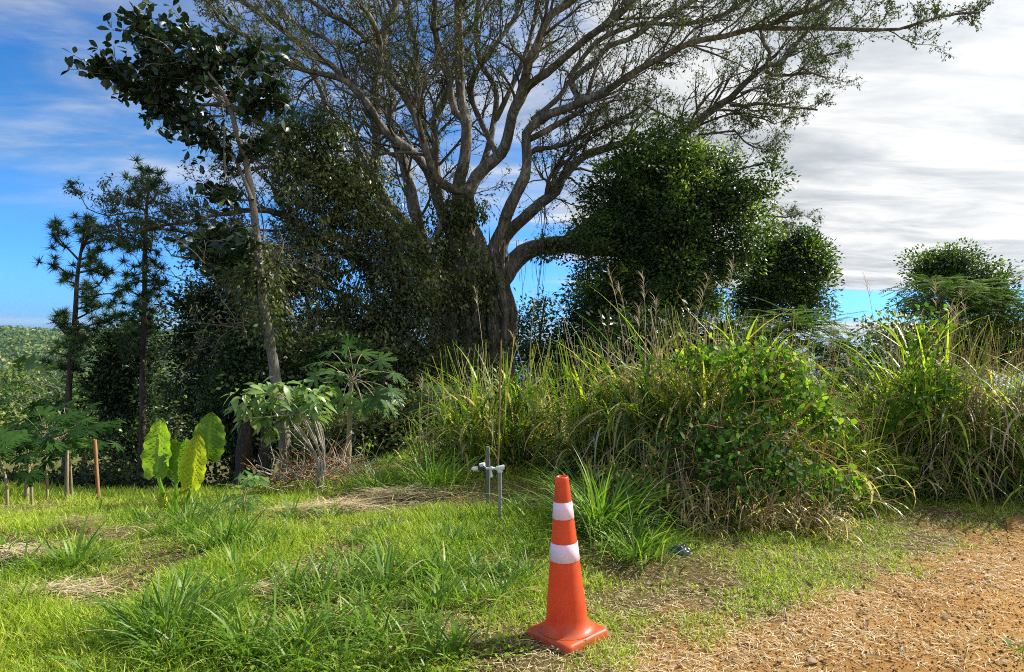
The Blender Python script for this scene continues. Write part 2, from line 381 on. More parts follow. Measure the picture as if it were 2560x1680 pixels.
MAT = {}
MAT['lawn'] = leafmat('lawn_grass', [(0.0, (0.08, 0.16, 0.015)), (0.35, (0.21, 0.33, 0.025)), (0.62, (0.40, 0.52, 0.045)), (0.8, (0.45, 0.46, 0.09)), (0.9, (0.56, 0.47, 0.22)), (1.0, (0.74, 0.64, 0.40))], trans=0.42, rough=0.5, spec=0.25)
MAT['tuft'] = leafmat('tuft_grass', [(0.0, (0.05, 0.12, 0.02)), (0.5, (0.13, 0.25, 0.03)), (0.85, (0.30, 0.42, 0.06)), (1.0, (0.6, 0.5, 0.28))], trans=0.42, rough=0.42, spec=0.3)
MAT['tall'] = leafmat('tall_grass', [(0.0, (0.04, 0.09, 0.015)), (0.35, (0.10, 0.19, 0.025)), (0.6, (0.38, 0.50, 0.04)), (0.84, (0.60, 0.58, 0.11)), (0.93, (0.46, 0.34, 0.18)), (1.0, (0.66, 0.58, 0.42))], trans=0.45, rough=0.4, spec=0.4)
MAT['dry'] = leafmat('dry_grass', [(0.0, (0.12, 0.065, 0.03)), (0.5, (0.27, 0.17, 0.08)), (1.0, (0.50, 0.42, 0.28))], trans=0.2, rough=0.6, tcol=(1, .9, .7))
MAT['straw'] = leafmat('straw', [(0.0, (0.30, 0.20, 0.09)), (0.5, (0.56, 0.45, 0.25)), (1.0, (0.82, 0.73, 0.52))], trans=0.15, rough=0.6, tcol=(1, .9, .7))
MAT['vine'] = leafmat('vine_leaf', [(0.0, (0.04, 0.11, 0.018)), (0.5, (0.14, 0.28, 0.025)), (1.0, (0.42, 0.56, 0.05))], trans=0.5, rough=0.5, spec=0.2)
MAT['shadetone'] = leafmat('leaf_shade_tone', [(0.0, (0.02, 0.06, 0.014)), (0.6, (0.05, 0.12, 0.02)), (1.0, (0.13, 0.22, 0.03))], trans=0.35, rough=0.6, spec=0.1)  # darker leaf copy, shade painted into the colour of creeper and papayas
MAT['banyan'] = leafmat('banyan_leaf', [(0.0, (0.03, 0.05, 0.012)), (0.6, (0.07, 0.11, 0.022)), (0.9, (0.14, 0.19, 0.035)), (1.0, (0.20, 0.17, 0.06))], trans=0.35, rough=0.5)
MAT['olive'] = leafmat('olive_leaf', [(0.0, (0.03, 0.05, 0.014)), (0.5, (0.10, 0.135, 0.035)), (0.85, (0.24, 0.27, 0.08)), (1.0, (0.42, 0.38, 0.18))], trans=0.38, rough=0.4, spec=0.5, var=0.5, vscale=0.45)
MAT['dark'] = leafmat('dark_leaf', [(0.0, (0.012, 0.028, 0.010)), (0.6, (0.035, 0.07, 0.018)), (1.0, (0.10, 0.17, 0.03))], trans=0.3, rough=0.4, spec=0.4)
MAT['mid'] = leafmat('glossy_leaf', [(0.0, (0.014, 0.036, 0.009)), (0.5, (0.05, 0.10, 0.016)), (0.8, (0.14, 0.22, 0.025)), (1.0, (0.30, 0.40, 0.04))], trans=0.38, rough=0.42, spec=0.4, var=1.1, vscale=0.8)
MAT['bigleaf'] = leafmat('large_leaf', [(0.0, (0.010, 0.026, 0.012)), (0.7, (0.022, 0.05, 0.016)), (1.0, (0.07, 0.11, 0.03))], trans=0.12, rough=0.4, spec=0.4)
MAT['taro'] = leafmat('taro_leaf', [(0.0, (0.08, 0.19, 0.015)), (0.5, (0.26, 0.42, 0.025)), (1.0, (0.62, 0.62, 0.05))], trans=0.62, rough=0.35, spec=0.5)
MAT['shrub'] = leafmat('shrub_leaf', [(0.0, (0.06, 0.14, 0.04)), (0.6, (0.15, 0.26, 0.07)), (1.0, (0.34, 0.42, 0.14))], trans=0.35, rough=0.35, spec=0.5)
MAT['papaya'] = leafmat('papaya_leaf', [(0.0, (0.02, 0.065, 0.016)), (0.6, (0.05, 0.12, 0.025)), (1.0, (0.13, 0.22, 0.04))], trans=0.35, rough=0.4)
MAT['feather'] = leafmat('feathery_leaf', [(0.0, (0.04, 0.11, 0.015)), (0.6, (0.09, 0.20, 0.02)), (1.0, (0.20, 0.32, 0.03))], trans=0.42, rough=0.5)
MAT['needle'] = leafmat('pine_needle', [(0.0, (0.02, 0.05, 0.02)), (0.6, (0.05, 0.11, 0.03)), (1.0, (0.18, 0.22, 0.05))], trans=0.2, rough=0.5)
MAT['forest'] = leafmat('forest_leaf', [(0.0, (0.03, 0.07, 0.025)), (0.4, (0.08, 0.15, 0.035)), (0.75, (0.20, 0.28, 0.05)), (1.0, (0.36, 0.34, 0.14))], trans=0.3, rough=0.6)
MAT['bark'] = barkmat('banyan_bark', (0.03, 0.027, 0.022), (0.125, 0.112, 0.092), (0.40, 0.37, 0.31), scale=2.6, bump=0.8)
MAT['barkdark'] = barkmat('dark_bark', (0.02, 0.015, 0.01), (0.07, 0.055, 0.04), (0.17, 0.14, 0.11), scale=5)
MAT['barkslim'] = barkmat('slender_bark', (0.09, 0.08, 0.065), (0.19, 0.17, 0.14), (0.30, 0.28, 0.24), scale=7)
MAT['twig'] = plain('twig_bark', (0.15, 0.13, 0.10), 0.85, 0.2, noise=0.6, nscale=2)
MAT['pale_twig'] = plain('pale_twig', (0.50, 0.45, 0.37), 0.8, 0.2, noise=0.5, nscale=6)
MAT['palestem'] = barkmat('pale_stem', (0.20, 0.16, 0.09), (0.32, 0.27, 0.16), (0.46, 0.40, 0.26), scale=12, dist=0.01)
MAT['wood'] = barkmat('weathered_wood', (0.08, 0.08, 0.065), (0.16, 0.16, 0.13), (0.26, 0.26, 0.22), scale=9, stretch=(1, 1, 0.12), dist=0.008)
MAT['brownwood'] = barkmat('brown_wood', (0.16, 0.08, 0.035), (0.30, 0.17, 0.08), (0.45, 0.30, 0.18), scale=8, stretch=(1, 1, 0.12), dist=0.008)

# ------------------------------------------------------------------ ground, road, sea
def build_ground():
    n = 620; u = np.linspace(-1, 1, n)
    X = 1.6 * np.sinh(u * 8.6); Y = 1.6 * np.sinh(u * 8.6) + 4.0
    gx, gy = np.meshgrid(X, Y, indexing='ij'); z = height(gx, gy)
    V = np.stack([gx, gy, z], -1).reshape(-1, 3)
    i = np.arange(n - 1)[:, None] * n + np.arange(n - 1)[None]; i = i.ravel()
    F = np.stack([i, i + n, i + n + 1, i + 1], 1)
    s = road_s(gx, gy)
    t = smooth(-0.35, 0.1, s + (fbm(gx * 3, gy * 3) - 0.5) * 0.7) * smooth(60, 30, np.hypot(gx, gy))
    mb = MB(); mb.add(V, F, t.ravel()); o = mb.build('ground', groundmat('ground', False)); tag(o, None, kind='structure')
build_ground()
def road_edge(x):
    e = np.interp(x, ROAD[:, 0], ROAD[:, 1]); return e + (fbm(x * 2.2, e * 2.2 + 30, 4) - 0.5) * 0.75
def road_z(x, y):
    m = road_edge(x) - y; h0 = height(x, y)
    rut = np.exp(-((m - 1.3) / .22) ** 2) + np.exp(-((m - 2.7) / .25) ** 2)
    z = 0.008 + 0.026 * (1 - .9 * rut) * smooth(0, .5, m) * (.3 + fbm(x * 2.2, y * 2.2, 3)) + 0.022 * smooth(0, .3, m) * (fbm(x * 6, y * 6, 4) - .35) * (1 - .7 * rut)
    return h0 + np.where(m > 0, np.maximum(z, .004), 0)
def build_road():
    nx, ny = 760, 170
    x = np.concatenate([np.linspace(-30, -3, 90), np.linspace(-2.95, 7, 580), np.linspace(7.1, 45, 90)])
    v = np.linspace(0, 1, ny) ** 1.2
    gx = np.repeat(x[:, None], ny, 1); gy = road_edge(x)[:, None] - 1e-4 - v[None] * 5.2
    V = np.stack([gx, gy, road_z(gx, gy)], -1).reshape(-1, 3); i = (np.arange(nx - 1)[:, None] * ny + np.arange(ny - 1)[None]).ravel()
    mb = MB(); mb.add(V, np.stack([i, i + 1, i + ny + 1, i + ny], 1), 1.0); o = mb.build('dirt_road', groundmat('dirt', True)); tag(o, None, kind='structure')
build_road()
def build_sea():
    m, nt, N, L = nmat('sea'); p = N.new('ShaderNodeBsdfPrincipled'); p.inputs['Base Color'].default_value = (0.05, 0.16, 0.30, 1); p.inputs['Roughness'].default_value = 0.35
    tc = N.new('ShaderNodeTexCoord'); nz = N.new('ShaderNodeTexNoise'); nz.inputs['Scale'].default_value = 0.004; L.new(tc.outputs['Object'], nz.inputs['Vector'])
    bp = N.new('ShaderNodeBump'); bp.inputs['Strength'].default_value = 0.3; L.new(nz.outputs[0], bp.inputs['Height']); L.new(bp.outputs[0], p.inputs['Normal'])
    o = N.new('ShaderNodeOutputMaterial'); L.new(p.outputs[0], o.inputs[0])
    mb = MB(); n = 30; x = np.linspace(-24000, 24000, n); y = np.linspace(1200, 24000, n); gx, gy = np.meshgrid(x, y, indexing='ij')
    V = np.stack([gx, gy, np.full_like(gx, -95.0)], -1).reshape(-1, 3); i = (np.arange(n - 1)[:, None] * n + np.arange(n - 1)[None]).ravel()
    mb.add(V, np.stack([i, i + n, i + n + 1, i + 1], 1)); tag(mb.build('sea', m), None, kind='structure')
build_sea()

# ------------------------------------------------------------------ far hillside wood
def build_forest():
    g = np.random.default_rng(21); mb = MB()
    N = 24000
    r = 60 + 1400 * g.random(N) ** 0.75; a = np.radians(g.uniform(-46, -4, N))
    x = r * np.sin(a); y = r * np.cos(a)
    keep = (fbm(x / 60, y / 60, 3) > 0.40 - 0.25 * smooth(800, 1000, r)) & (g.random(N) < np.where(r < 200, .9, .95))
    x, y, r = x[keep], y[keep], r[keep]; z = height(x, y); n = len(x)
    print('forest crowns', n)
    R = g.uniform(2.2, 6.0, n) * (0.75 + 0.6 * (r > 500)); hgt = g.uniform(3.5, 11, n)
    per = np.where(r < 350, 90, np.where(r < 700, 40, 22)).astype(int)
    idx = np.repeat(np.arange(n), per); T = len(idx)
    d = rdir(T, g); rad = 0.75 + 0.25 * g.random(T)
    wob = 0.75 + 0.5 * g.random(n)
    c = np.stack([x[idx] + d[:, 0] * R[idx] * rad, y[idx] + d[:, 1] * R[idx] * rad, z[idx] + hgt[idx] * 0.55 + d[:, 2] * R[idx] * rad * wob[idx] * 0.75], 1)
    tt = np.clip(g.beta(1.7, 1.8, n)[idx] + g.normal(0, 0.13, T), 0, 1)
    s = R[idx] * np.where(r[idx] < 350, 0.26, np.where(r[idx] < 700, 0.40, 0.55)) * g.uniform(.6, 1.3, T)
    nn = unit(d * 1.2 + rdir(T, g) * 0.7)
    mb.add(*kites(c, perp(nn, g), nn, s * 1.3, s, tt))
    o = mb.build('hillside_forest', MAT['forest'])
    tag(o, 'green tropical wood covering the far hillside and valley', 'forest', kind='stuff')
build_forest()

# ------------------------------------------------------------------ generic bushy crown
def crown(mb, blobs, nclump, per, leaf, g, spread=0.30, flat=0.9, hang=0.0, shell=0.45, tip_bright=0.35):
    """blobs: (px, py, d, rx_px, ry_px); leaves gather in clumps through the volume"""
    B = np.array(blobs, float); vol = B[:, 3] * B[:, 4]; k = g.choice(len(B), nclump, p=vol / vol.sum())
    d = rdir(nclump, g); rad = g.random(nclump) ** shell
    c = P(B[k, 0], B[k, 1], B[k, 2]); sx = B[k, 3] * B[k, 2] / FPX; sz = B[k, 4] * B[k, 2] / FPX
    cc = c + np.stack([d[:, 0] * sx, d[:, 1] * np.minimum(sx, sz * 1.4), d[:, 2] * sz], 1) * rad[:, None]
    idx = np.repeat(np.arange(nclump), per); T = len(idx)
    wobb = 0.45 + 1.05 * fbm(cc[:, 0] * 0.9 + 7, cc[:, 2] * 0.9 + cc[:, 1] * 0.3, 2); cc = c + (cc - c) * wobb[:, None]
    od = rdir(T, g); o = od * (g.random(T) ** 0.45)[:, None] * spread * 1.65 * g.uniform(0.55, 1.35, nclump)[idx][:, None] * np.array([1, 1, flat * 0.7])
    pos = cc[idx] + o
    D = unit(o + rdir(T, g) * spread * 0.8 + np.array([0, 0, -hang * spread]))
    nn = unit(rdir(T, g) * 0.55 + np.array([0, 0, 0.5]) + d[idx] * 0.4 + od * 0.7)
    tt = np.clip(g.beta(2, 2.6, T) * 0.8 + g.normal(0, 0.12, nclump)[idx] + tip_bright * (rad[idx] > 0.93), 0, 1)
    L = leaf * g.uniform(0.65, 1.3, T)
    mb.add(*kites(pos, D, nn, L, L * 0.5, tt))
    return cc
def branches_to(mb, root_path, cc, g, r0=0.05, frac=1.0):
    """thin curved branches from a trunk polyline out to leaf clumps"""
    sel = cc[g.random(len(cc)) < frac]
    rp = np.asarray(root_path); zt = rp[:, 2]
    for_z = np.clip(sel[:, 2] - np.abs(g.normal(0.5, 0.4, len(sel))) - 0.25 * np.hypot(sel[:, 0] - rp[-1, 0], sel[:, 1] - rp[-1, 1]), zt.min() + 0.35 * (zt.max() - zt.min()), zt.max())
    S = np.stack([np.interp(for_z, zt, rp[:, i]) for i in (0, 1, 2)], 1)
    t = np.linspace(0, 1, 5)[None, :, None]
    mid = S[:, None] * (1 - t) + sel[:, None] * t + np.array([0, 0, 1]) * (np.sin(t * PI) * np.linalg.norm(sel - S, axis=1)[:, None, None] * 0.12)
    mid = mid + g.normal(0, 0.05, mid.shape) * (t * (1 - t) * 4) * np.linalg.norm(sel - S, axis=1)[:, None, None] * 0.5
    mb.add(*tubes(mid, np.linspace(1, .2, 5)[None] * (r0 * g.uniform(.4, 1, len(sel)))[:, None], 4))

def bushy_tree(name, label, cat, base, path, rads, blobs, nclump, per, leaf, mat, bark, seed, group=None, **kw):
    """base: ground point; path: list of (px,py,d) trunk points above it"""
    g = np.random.default_rng(seed); base = np.asarray(base, float)
    t = thing(name, label, cat, base, group)
    pts = [base - np.array([0, 0, 0.15])] + [P(*map(np.float64, q)) for q in path]
    mb = MB(); p, r = limb_mesh(mb, np.array(pts), rads, 9, 0.15, 0.3, seed)
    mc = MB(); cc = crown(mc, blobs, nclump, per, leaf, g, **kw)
    branches_to(mb, p, cc, g, r0=rads[0] * 0.28, frac=0.35)
    mb.build('trunk', bark, t, base); mc.build('crown', mat, t, base)
    return t

# ------------------------------------------------------------------ the banyan
BD = 20.0
def build_banyan():
    g = np.random.default_rng(3)
    base = XY(1185, BD); root = thing('banyan_tree', 'huge spreading banyan with many grey limbs rising behind the tall grass', 'tree', base)
    bx, by, bz = base
    # trunk of fused roots
    mb = MB()
    core = [(1190, 1230), (1188, 1100), (1186, 950), (1182, 820), (1176, 720), (1165, 640), (1155, 570), (1150, 520)]
    limb_mesh(mb, [P(a, b, BD) for a, b in core], np.array([1.4, 1.2, 1.0, 0.9, 0.86, 0.78, 0.45, 0.08]), 22, 0.35, 0.2, 5)
    strand_x = np.linspace(1094, 1272, 34)
    for k, sx in enumerate(strand_x):
        fr = (sx - 1184) / 90.0; dd = BD - math.sqrt(max(0, 1 - min(1, fr * fr))) * 0.85 + g.normal(0, 0.1)
        top = g.uniform(560, 680); lean = g.normal(0, 10)
        pts = [(sx + fr * 34, 1240), (sx + fr * 18, 1050), (sx + lean * .5, 900), (sx + lean, 780), (sx - fr * 4, 700), (sx - fr * 8 + lean, top)]
        limb_mesh(mb, [P(a, b, dd + 0.12 * math.sin(i * 1.7 + k)) for i, (a, b) in enumerate(pts)], np.array([.20, .16, .13, .11, .11, .13]) * np.array([1, 1, 1, 1, .8, .08]) * g.uniform(.6, 1.3), 7, 0.3, 0.25, k)
    trunk = mb.build('trunk', MAT['bark'], root, base)
    # limbs traced in the photograph: px, py, depth offset at root and tip, radius px at root and tip; unseen upper ends added to cast shade
    limbs = [
     ([(1134,640),(1134,588),(1119,553),(1096,507),(1084,461),(1069,426),(1046,396),(1015,369),(961,327),(931,280),(900,234),(869,204),(826,188),(768,177),(711,154),(653,111),(615,88),(569,69),(530,20),(500,-30)], -.8, -3.5, 17, 3.5),
     ([(1175,560),(1169,476),(1138,476),(1107,461),(1088,442),(1077,415),(1065,380),(1050,327),(1038,288),(1019,254),(1004,227),(984,207),(965,177),(950,146),(934,111),(915,96),(869,58),(819,31),(760,-10)], -1, -4, 13, 5),
     ([(950,146),(950,104),(942,77),(927,46),(908,19),(885,-30),(830,-160),(760,-260)], -3, -4.5, 7, 6),
     ([(1150,560),(1146,469),(1157,423),(1165,365),(1167,307),(1157,277),(1151,230),(1148,173),(1148,115),(1146,58),(1150,-40),(1180,-220),(1260,-360)], 0, -1.5, 17, 9),
     ([(1162,300),(1138,280),(1127,246),(1125,192),(1107,161),(1096,123),(1088,77),(1084,38),(1088,-40),(1060,-200),(1000,-320)], -.2, -2.5, 10, 7),
     ([(1110,560),(1100,500),(1092,430),(1088,346),(1084,300),(1107,261),(1115,238),(1130,180),(1150,120)], 1, 1.5, 13, 5),
     ([(1165,500),(1190,440),(1215,415),(1253,384),(1269,346),(1280,288),(1299,246),(1315,192),(1322,154),(1338,123),(1357,77),(1376,38),(1415,12),(1460,-30),(1540,-150),(1650,-280)], 0, -3, 17, 8),
     ([(1220,660),(1242,600),(1257,569),(1269,530),(1292,484),(1311,442),(1319,384),(1315,334),(1345,303),(1376,284),(1422,269),(1453,254),(1511,230),(1568,192),(1618,161),(1660,142),(1698,119),(1752,100),(1814,90),(1875,73),(1898,69),(1960,71),(2044,71),(2121,73),(2198,75),(2248,73),(2305,54),(2390,35),(2450,31)], -.5, -5, 17, 2.5),
     ([(1875,73),(1929,58),(1987,35),(2044,19),(2090,-20),(2150,-60),(2260,-150)], -3.2, -4.5, 7, 4),
     ([(1320,350),(1360,330),(1420,295),(1460,275)], -1, -1.2, 9, 6),
     ([(1290,270),(1322,215),(1365,184),(1399,154),(1434,123),(1472,92),(1511,65),(1549,35),(1600,-20),(1750,-150),(1900,-270)], -.5, -4, 11, 8),
     ([(1455,262),(1453,254),(1434,223),(1430,200),(1453,180),(1491,150),(1522,115),(1568,100),(1607,77),(1645,46),(1700,23),(1770,-25),(1900,-120),(2060,-230)], -1.2, 1.5, 9, 5),
     ([(1315,395),(1338,373),(1376,369),(1422,357),(1472,334),(1530,307),(1568,288),(1607,257),(1618,234)], -.8, .5, 7, 2.5),
     ([(1607,257),(1645,280),(1700,307),(1740,330)], .4, 1, 3, 1.6),
     ([(1245,660),(1261,595),(1307,549),(1349,511),(1388,480),(1403,449),(1430,415),(1465,388),(1511,373),(1570,355)], 0, 1.5, 17, 9),
     ([(1358,505),(1365,496),(1372,449),(1399,403),(1422,369),(1470,310)], .8, -1, 7, 3),
     ([(1400,615),(1470,560),(1560,490),(1640,410),(1721,327),(1760,292),(1794,265),(1825,246),(1864,207),(1898,177),(1917,161),(1925,131),(1910,108),(1900,70)], 2, 1, 15, 4),
     ([(1917,161),(1944,161),(1967,138),(1987,115),(2006,92),(2035,60),(2080,10),(2170,-110),(2250,-230)], 1, 0, 7, 3),
     ([(1914,175),(1929,188),(1960,188),(1994,184),(2021,154),(2052,142),(2100,130)], 1, .5, 5, 2),
     ([(1994,184),(2029,182),(2067,196)], .8, 1, 3.5, 2), 
     ([(1825,262),(1860,265),(1898,259),(1937,263),(1979,269),(2013,271),(2044,275)], 1, 2, 5, 2.5),
     ([(1852,233),(1890,221),(1929,219),(1967,200),(2010,170)], 1, 2, 3.5, 1.6),
     ([(1791,275),(1837,277),(1852,288),(1906,296),(1937,311)], 1, 0, 3.5, 1.5),
     ([(1745,336),(1794,332),(1837,328),(1860,353),(1890,369),(1929,375)], 1.2, 0, 3.5, 1.5),
     ([(1840,535),(1890,545),(1921,540),(1967,543),(1992,534)], 1.5, 1.5, 3.5, 1.5),
     ([(1235,740),(1250,700),(1290,650),(1330,622),(1400,612),(1470,615),(1540,620),(1600,612),(1660,590),(1720,560)], 0, 1.5, 27, 17),
     ([(1060,700),(1030,580),(980,520),(934,450),(915,423),(888,365),(877,334),(845,303),(818,265),(790,200),(740,150)], 1, 3, 15, 5),
     ([(1010,700),(970,560),(938,470),(938,403),(942,346),(942,269),(942,192),(954,115),(970,60),(992,0),(1000,-40),(960,-200),(880,-330)], 2, 3, 14, 8),
     ([(1080,720),(1060,620),(1030,500),(1015,423),(1000,384),(984,346),(975,290),(985,240)], 1, 2, 20, 8),
     ([(870,205),(864,200),(826,161),(788,142),(749,111),(711,77),(676,50),(634,23),(590,-10)], -1.6, -1, 8, 7),
     ([(1080,660),(1000,590),(900,500),(840,440),(790,400),(730,365),(691,334),(653,311),(615,292),(576,269),(520,262),(440,275),(360,270)], -.4, -3.5, 13, 2.5),
     ([(1090,760),(1050,660),(950,560),(850,490),(768,449),(730,426),(672,417),(622,426),(592,438)], -.5, -3, 11, 4),
     ([(1100,880),(1080,760),(950,680),(850,630),(788,592),(749,569),(711,538),(672,526),(615,526),(569,534),(530,538),(499,549),(423,561),(369,569),(330,590)], -.6, -4, 14, 2.5),
     ([(1090,900),(1000,830),(900,760),(760,690),(650,640),(557,608),(499,592),(442,577),(384,573),(326,581),(290,560)], -.4, -3, 9, 1.8),
     ([(423,561),(384,545),(330,530),(270,540),(215,520)], -3.6, -4, 3.5, 1.2),
     ([(870,640),(850,600),(749,623),(711,627),(653,611),(610,590)], -2, -3, 7, 3),
     ([(1085,440),(1060,330),(1050,230),(1040,120),(1020,40),(1000,-40)], 1.5, 1, 8, 6),
     ([(1205,420),(1230,330),(1240,230),(1200,150),(1190,60),(1210,-30),(1300,-160),(1420,-320)], 1.5, 2, 9, 5),
     ([(1240,380),(1180,250),(1190,180),(1240,110),(1290,40),(1310,-30)], 1, .5, 8, 5),
     ([(1330,300),(1400,240),(1440,170),(1500,100),(1600,60),(1700,60),(1800,40),(1880,-10),(1990,-90),(2120,-190)], 2, 3, 7, 4),
     ([(1240,300),(1300,170),(1330,80),(1350,-40)], 1.5, 2, 7, 5),
     ([(1050,300),(990,180),(900,140),(820,100),(740,60),(680,0)], 1.5, 2, 6, 4),
     ([(1084,700),(1084,640),(1100,560),(1120,500)], -1.1, -1.0, 7, 5),
    ]
    allP = []; allR = []
    for k, (pl, d0, d1, r0, r1) in enumerate(limbs):
        n = len(pl); t = np.linspace(0, 1, n)
        dep = BD + d0 + (d1 - d0) * t ** 1.2 + 0.25 * np.sin(t * 9 + k)
        pts = np.array([P(np.float64(a), np.float64(b), dd) for (a, b), dd in zip(pl, dep)])
        rad = (r0 + (r1 - r0) * t ** 0.8) * dep / FPX
        m_ = MB(); p, r = limb_mesh(m_, pts, rad, 10 if r0 > 6 else 7, 0.16, 0.22, k)
        m_.build('limb', MAT['bark'], root, base)
        allP.append(p); allR.append(r)
    # secondary branches grown off the limbs
    S = []; D = []; L = []; R = []
    cen = base + np.array([0, 0, 5.5])
    for k, (p, r) in enumerate(zip(allP, allR)):
        seg = np.linalg.norm(np.diff(p, axis=0), axis=1); s = np.concatenate([[0], np.cumsum(seg)]); tot = s[-1]
        a0 = 0.30 if limbs[k][3] > 8 else 0.08
        nb = max(3, int((1 - a0) * tot / 0.28)); q = tot * (a0 + (1 - a0) * (np.arange(nb) + g.random(nb)) / nb)
        pos = np.stack([np.interp(q, s, p[:, i]) for i in range(3)], 1); rr = np.interp(q, s, r)
        tan = unit(np.stack([np.interp(np.minimum(q + .3, tot), s, p[:, i]) - np.interp(np.maximum(q - .3, 0), s, p[:, i]) for i in range(3)], 1))
        a = g.uniform(0.4, 1.15, nb)[:, None]
        out = unit((pos - cen) * np.array([1, 1, 0.4]))
        d = np.cos(a) * tan + np.sin(a) * perp(tan, g) + 0.25 * out + np.array([0, 0, 0.22])
        S.append(pos); D.append(d); L.append(g.uniform(1.0, 2.6, nb) * np.clip(rr / 0.08, 0.45, 1.25)); R.append(np.clip(rr * 0.42, 0.012, 0.05))
    S, D, L, R = map(np.concatenate, (S, D, L, R))
    P1, R1 = grow(S, D, L, R, 7, 0.22, 0.03, g)
    mt = MB(); mt.add(*tubes(P1, R1, 5))
    S, D, L, R = sprout(P1, R1, 7, 0.2, (0.4, 1.0), 0.5, 0.6, g, (0, 0, 0.08)); P2, R2 = grow(S, D, L, R, 5, 0.25, 0.03, g)
    mt.add(*tubes(P2, np.maximum(R2, 0.0045), 3))
    S, D, L, R = sprout(P2, R2, 7, 0.15, (0.35, 1.0), 0.5, 0.6, g, (0, 0, 0.02)); L = np.maximum(L, 0.2); P3, R3 = grow(S, D, L, R, 4, 0.3, 0.0, g)
    mt.add(*tubes(P3, np.full(R3.shape, 0.0035), 3))
    mt.build('twigs', MAT['twig'], root, base)
    # leaves
    ml = MB(); per = 4; n3 = len(P3)
    keep = g.random(n3 * per) < 0.86
    idx = np.repeat(np.arange(n3), per)[keep]; T = len(idx)
    tt = g.random(T) * 2.99; i = tt.astype(int); f = (tt - i)[:, None]
    pos = P3[idx, i] * (1 - f) + P3[idx, i + 1] * f
    dd = unit(rdir(T, g) + np.array([0, 0, -0.7])); nn = unit(rdir(T, g) + np.array([0, 0, 0.6]))
    gx = fbm(pos[:, 0] * 0.5, pos[:, 2] * 0.5, 2)
    ml.add(*kites(pos, dd, nn, g.uniform(.055, .10, T), g.uniform(.022, .042, T), np.clip(g.beta(2, 2.5, T) + (gx - .5) * .6, 0, 1)))
    ml.build('foliage', MAT['banyan'], root, base)
    print('banyan twigs', n3, 'leaves', T)
    # aerial roots
    ma = MB()
    ap = []; ar = []
    for k in range(46):
        px = g.uniform(1268, 1500) if k < 26 else (g.uniform(1120, 1260) if k < 36 else g.uniform(1335, 1375))
        y0 = 600 if k < 36 else 520
        ln = g.uniform(40, 190) * (1 if px < 1400 else .35)
        d0 = BD + g.uniform(-1.0, .6); t = np.linspace(0, 1, 6)
        if 26 <= k < 36: ln = g.uniform(150, 380); d0 = BD - 1.1
        ap.append(np.array([P(px + 5 * math.sin(k + q * 4), y0 + g.uniform(0, 4) + ln * q, d0) for q in t])); ar.append(np.full(6, g.uniform(.006, .016)) * (1 - .5 * t))
    ma.add(*tubes(np.array(ap), np.array(ar), 5)); ma.build('aerial_roots', MAT['twig'], root, base)
    # climbing leaves clothing the trunk and the heavy limb
    mc = MB()
    crown(mc, [(1185, 900, BD - .9, 88, 200), (1170, 700, BD - .9, 75, 90), (1120, 560, BD - 1, 60, 70), (1170, 520, BD - 1, 70, 50), (1060, 620, BD - .8, 60, 60)], 420, 22, .13, g, spread=.28, hang=1.5)
    crown(mc, [(1440, 600, BD, 120, 26), (1500, 575, BD + .3, 90, 22), (1370, 632, BD, 60, 18)], 130, 14, .12, g, spread=.22, hang=1)
    mc.build('climbing_foliage', MAT['olive'], root, base)
build_banyan()

# ------------------------------------------------------------------ bushy trees
V_ = np.float64
bushy_tree('broadleaf_tree', 'large dark green round-crowned tree directly right of the banyan', 'tree', XY(1640, 19),
    [(1632, 1000, 19), (1625, 850, 19), (1640, 700, 19), (1660, 560, 19)], np.array([.30, .27, .24, .18, .10]),
    [(1690, 520, 19, 205, 175), (1570, 560, 18.6, 115, 150), (1790, 480, 19, 120, 120), (1640, 400, 19, 120, 70), (1690, 690, 18.6, 120, 90), (1580, 690, 19, 100, 110), (1800, 620, 18.6, 70, 90), (1740, 740, 18.4, 75, 60), (1530, 740, 18.8, 70, 70), (1640, 790, 18.6, 110, 70)],
    640, 165, .115, MAT['mid'], MAT['barkdark'], 31, spread=.34)
bushy_tree('broadleaf_tree', 'smaller dark tree with forked trunk right of the large round-crowned tree', 'tree', XY(1900, 24),
    [(1898, 900, 24), (1899, 800, 24), (1910, 700, 24), (1930, 620, 24)], np.array([.24, .2, .17, .13, .06]),
    [(1985, 660, 24, 85, 90), (1930, 720, 24, 90, 90), (2000, 610, 24, 50, 50), (1890, 640, 24, 60, 60), (2040, 640, 24, 35, 40), (1880, 770, 24, 60, 50), (2010, 760, 24, 60, 60)],
    210, 150, .13, MAT['mid'], MAT['barkdark'], 32, spread=.40)
bushy_tree('broadleaf_tree', 'dark conical treetop showing above the tall grass near the right edge', 'tree', XY(2400, 26),
    [(2390, 850, 26), (2385, 750, 26), (2375, 660, 26)], np.array([.22, .18, .14, .07]),
    [(2365, 660, 26, 75, 50), (2400, 700, 26, 100, 50), (2330, 690, 26, 50, 50), (2470, 740, 26, 80, 50), (2280, 765, 26, 60, 22)],
    160, 130, .13, MAT['mid'], MAT['barkdark'], 33, spread=.38)
bushy_tree('background_shrub', 'loose leafy bush seen against the sky under the heavy banyan limb', 'shrub', XY(1360, 22),
    [(1360, 950, 22), (1350, 850, 22), (1365, 740, 22)], np.array([.08, .06, .05, .02]),
    [(1360, 770, 22, 60, 50), (1310, 800, 22, 60, 50), (1350, 850, 22, 100, 60), (1290, 870, 22, 60, 60)],
    150, 20, .13, MAT['dark'], MAT['barkdark'], 34, spread=.30)
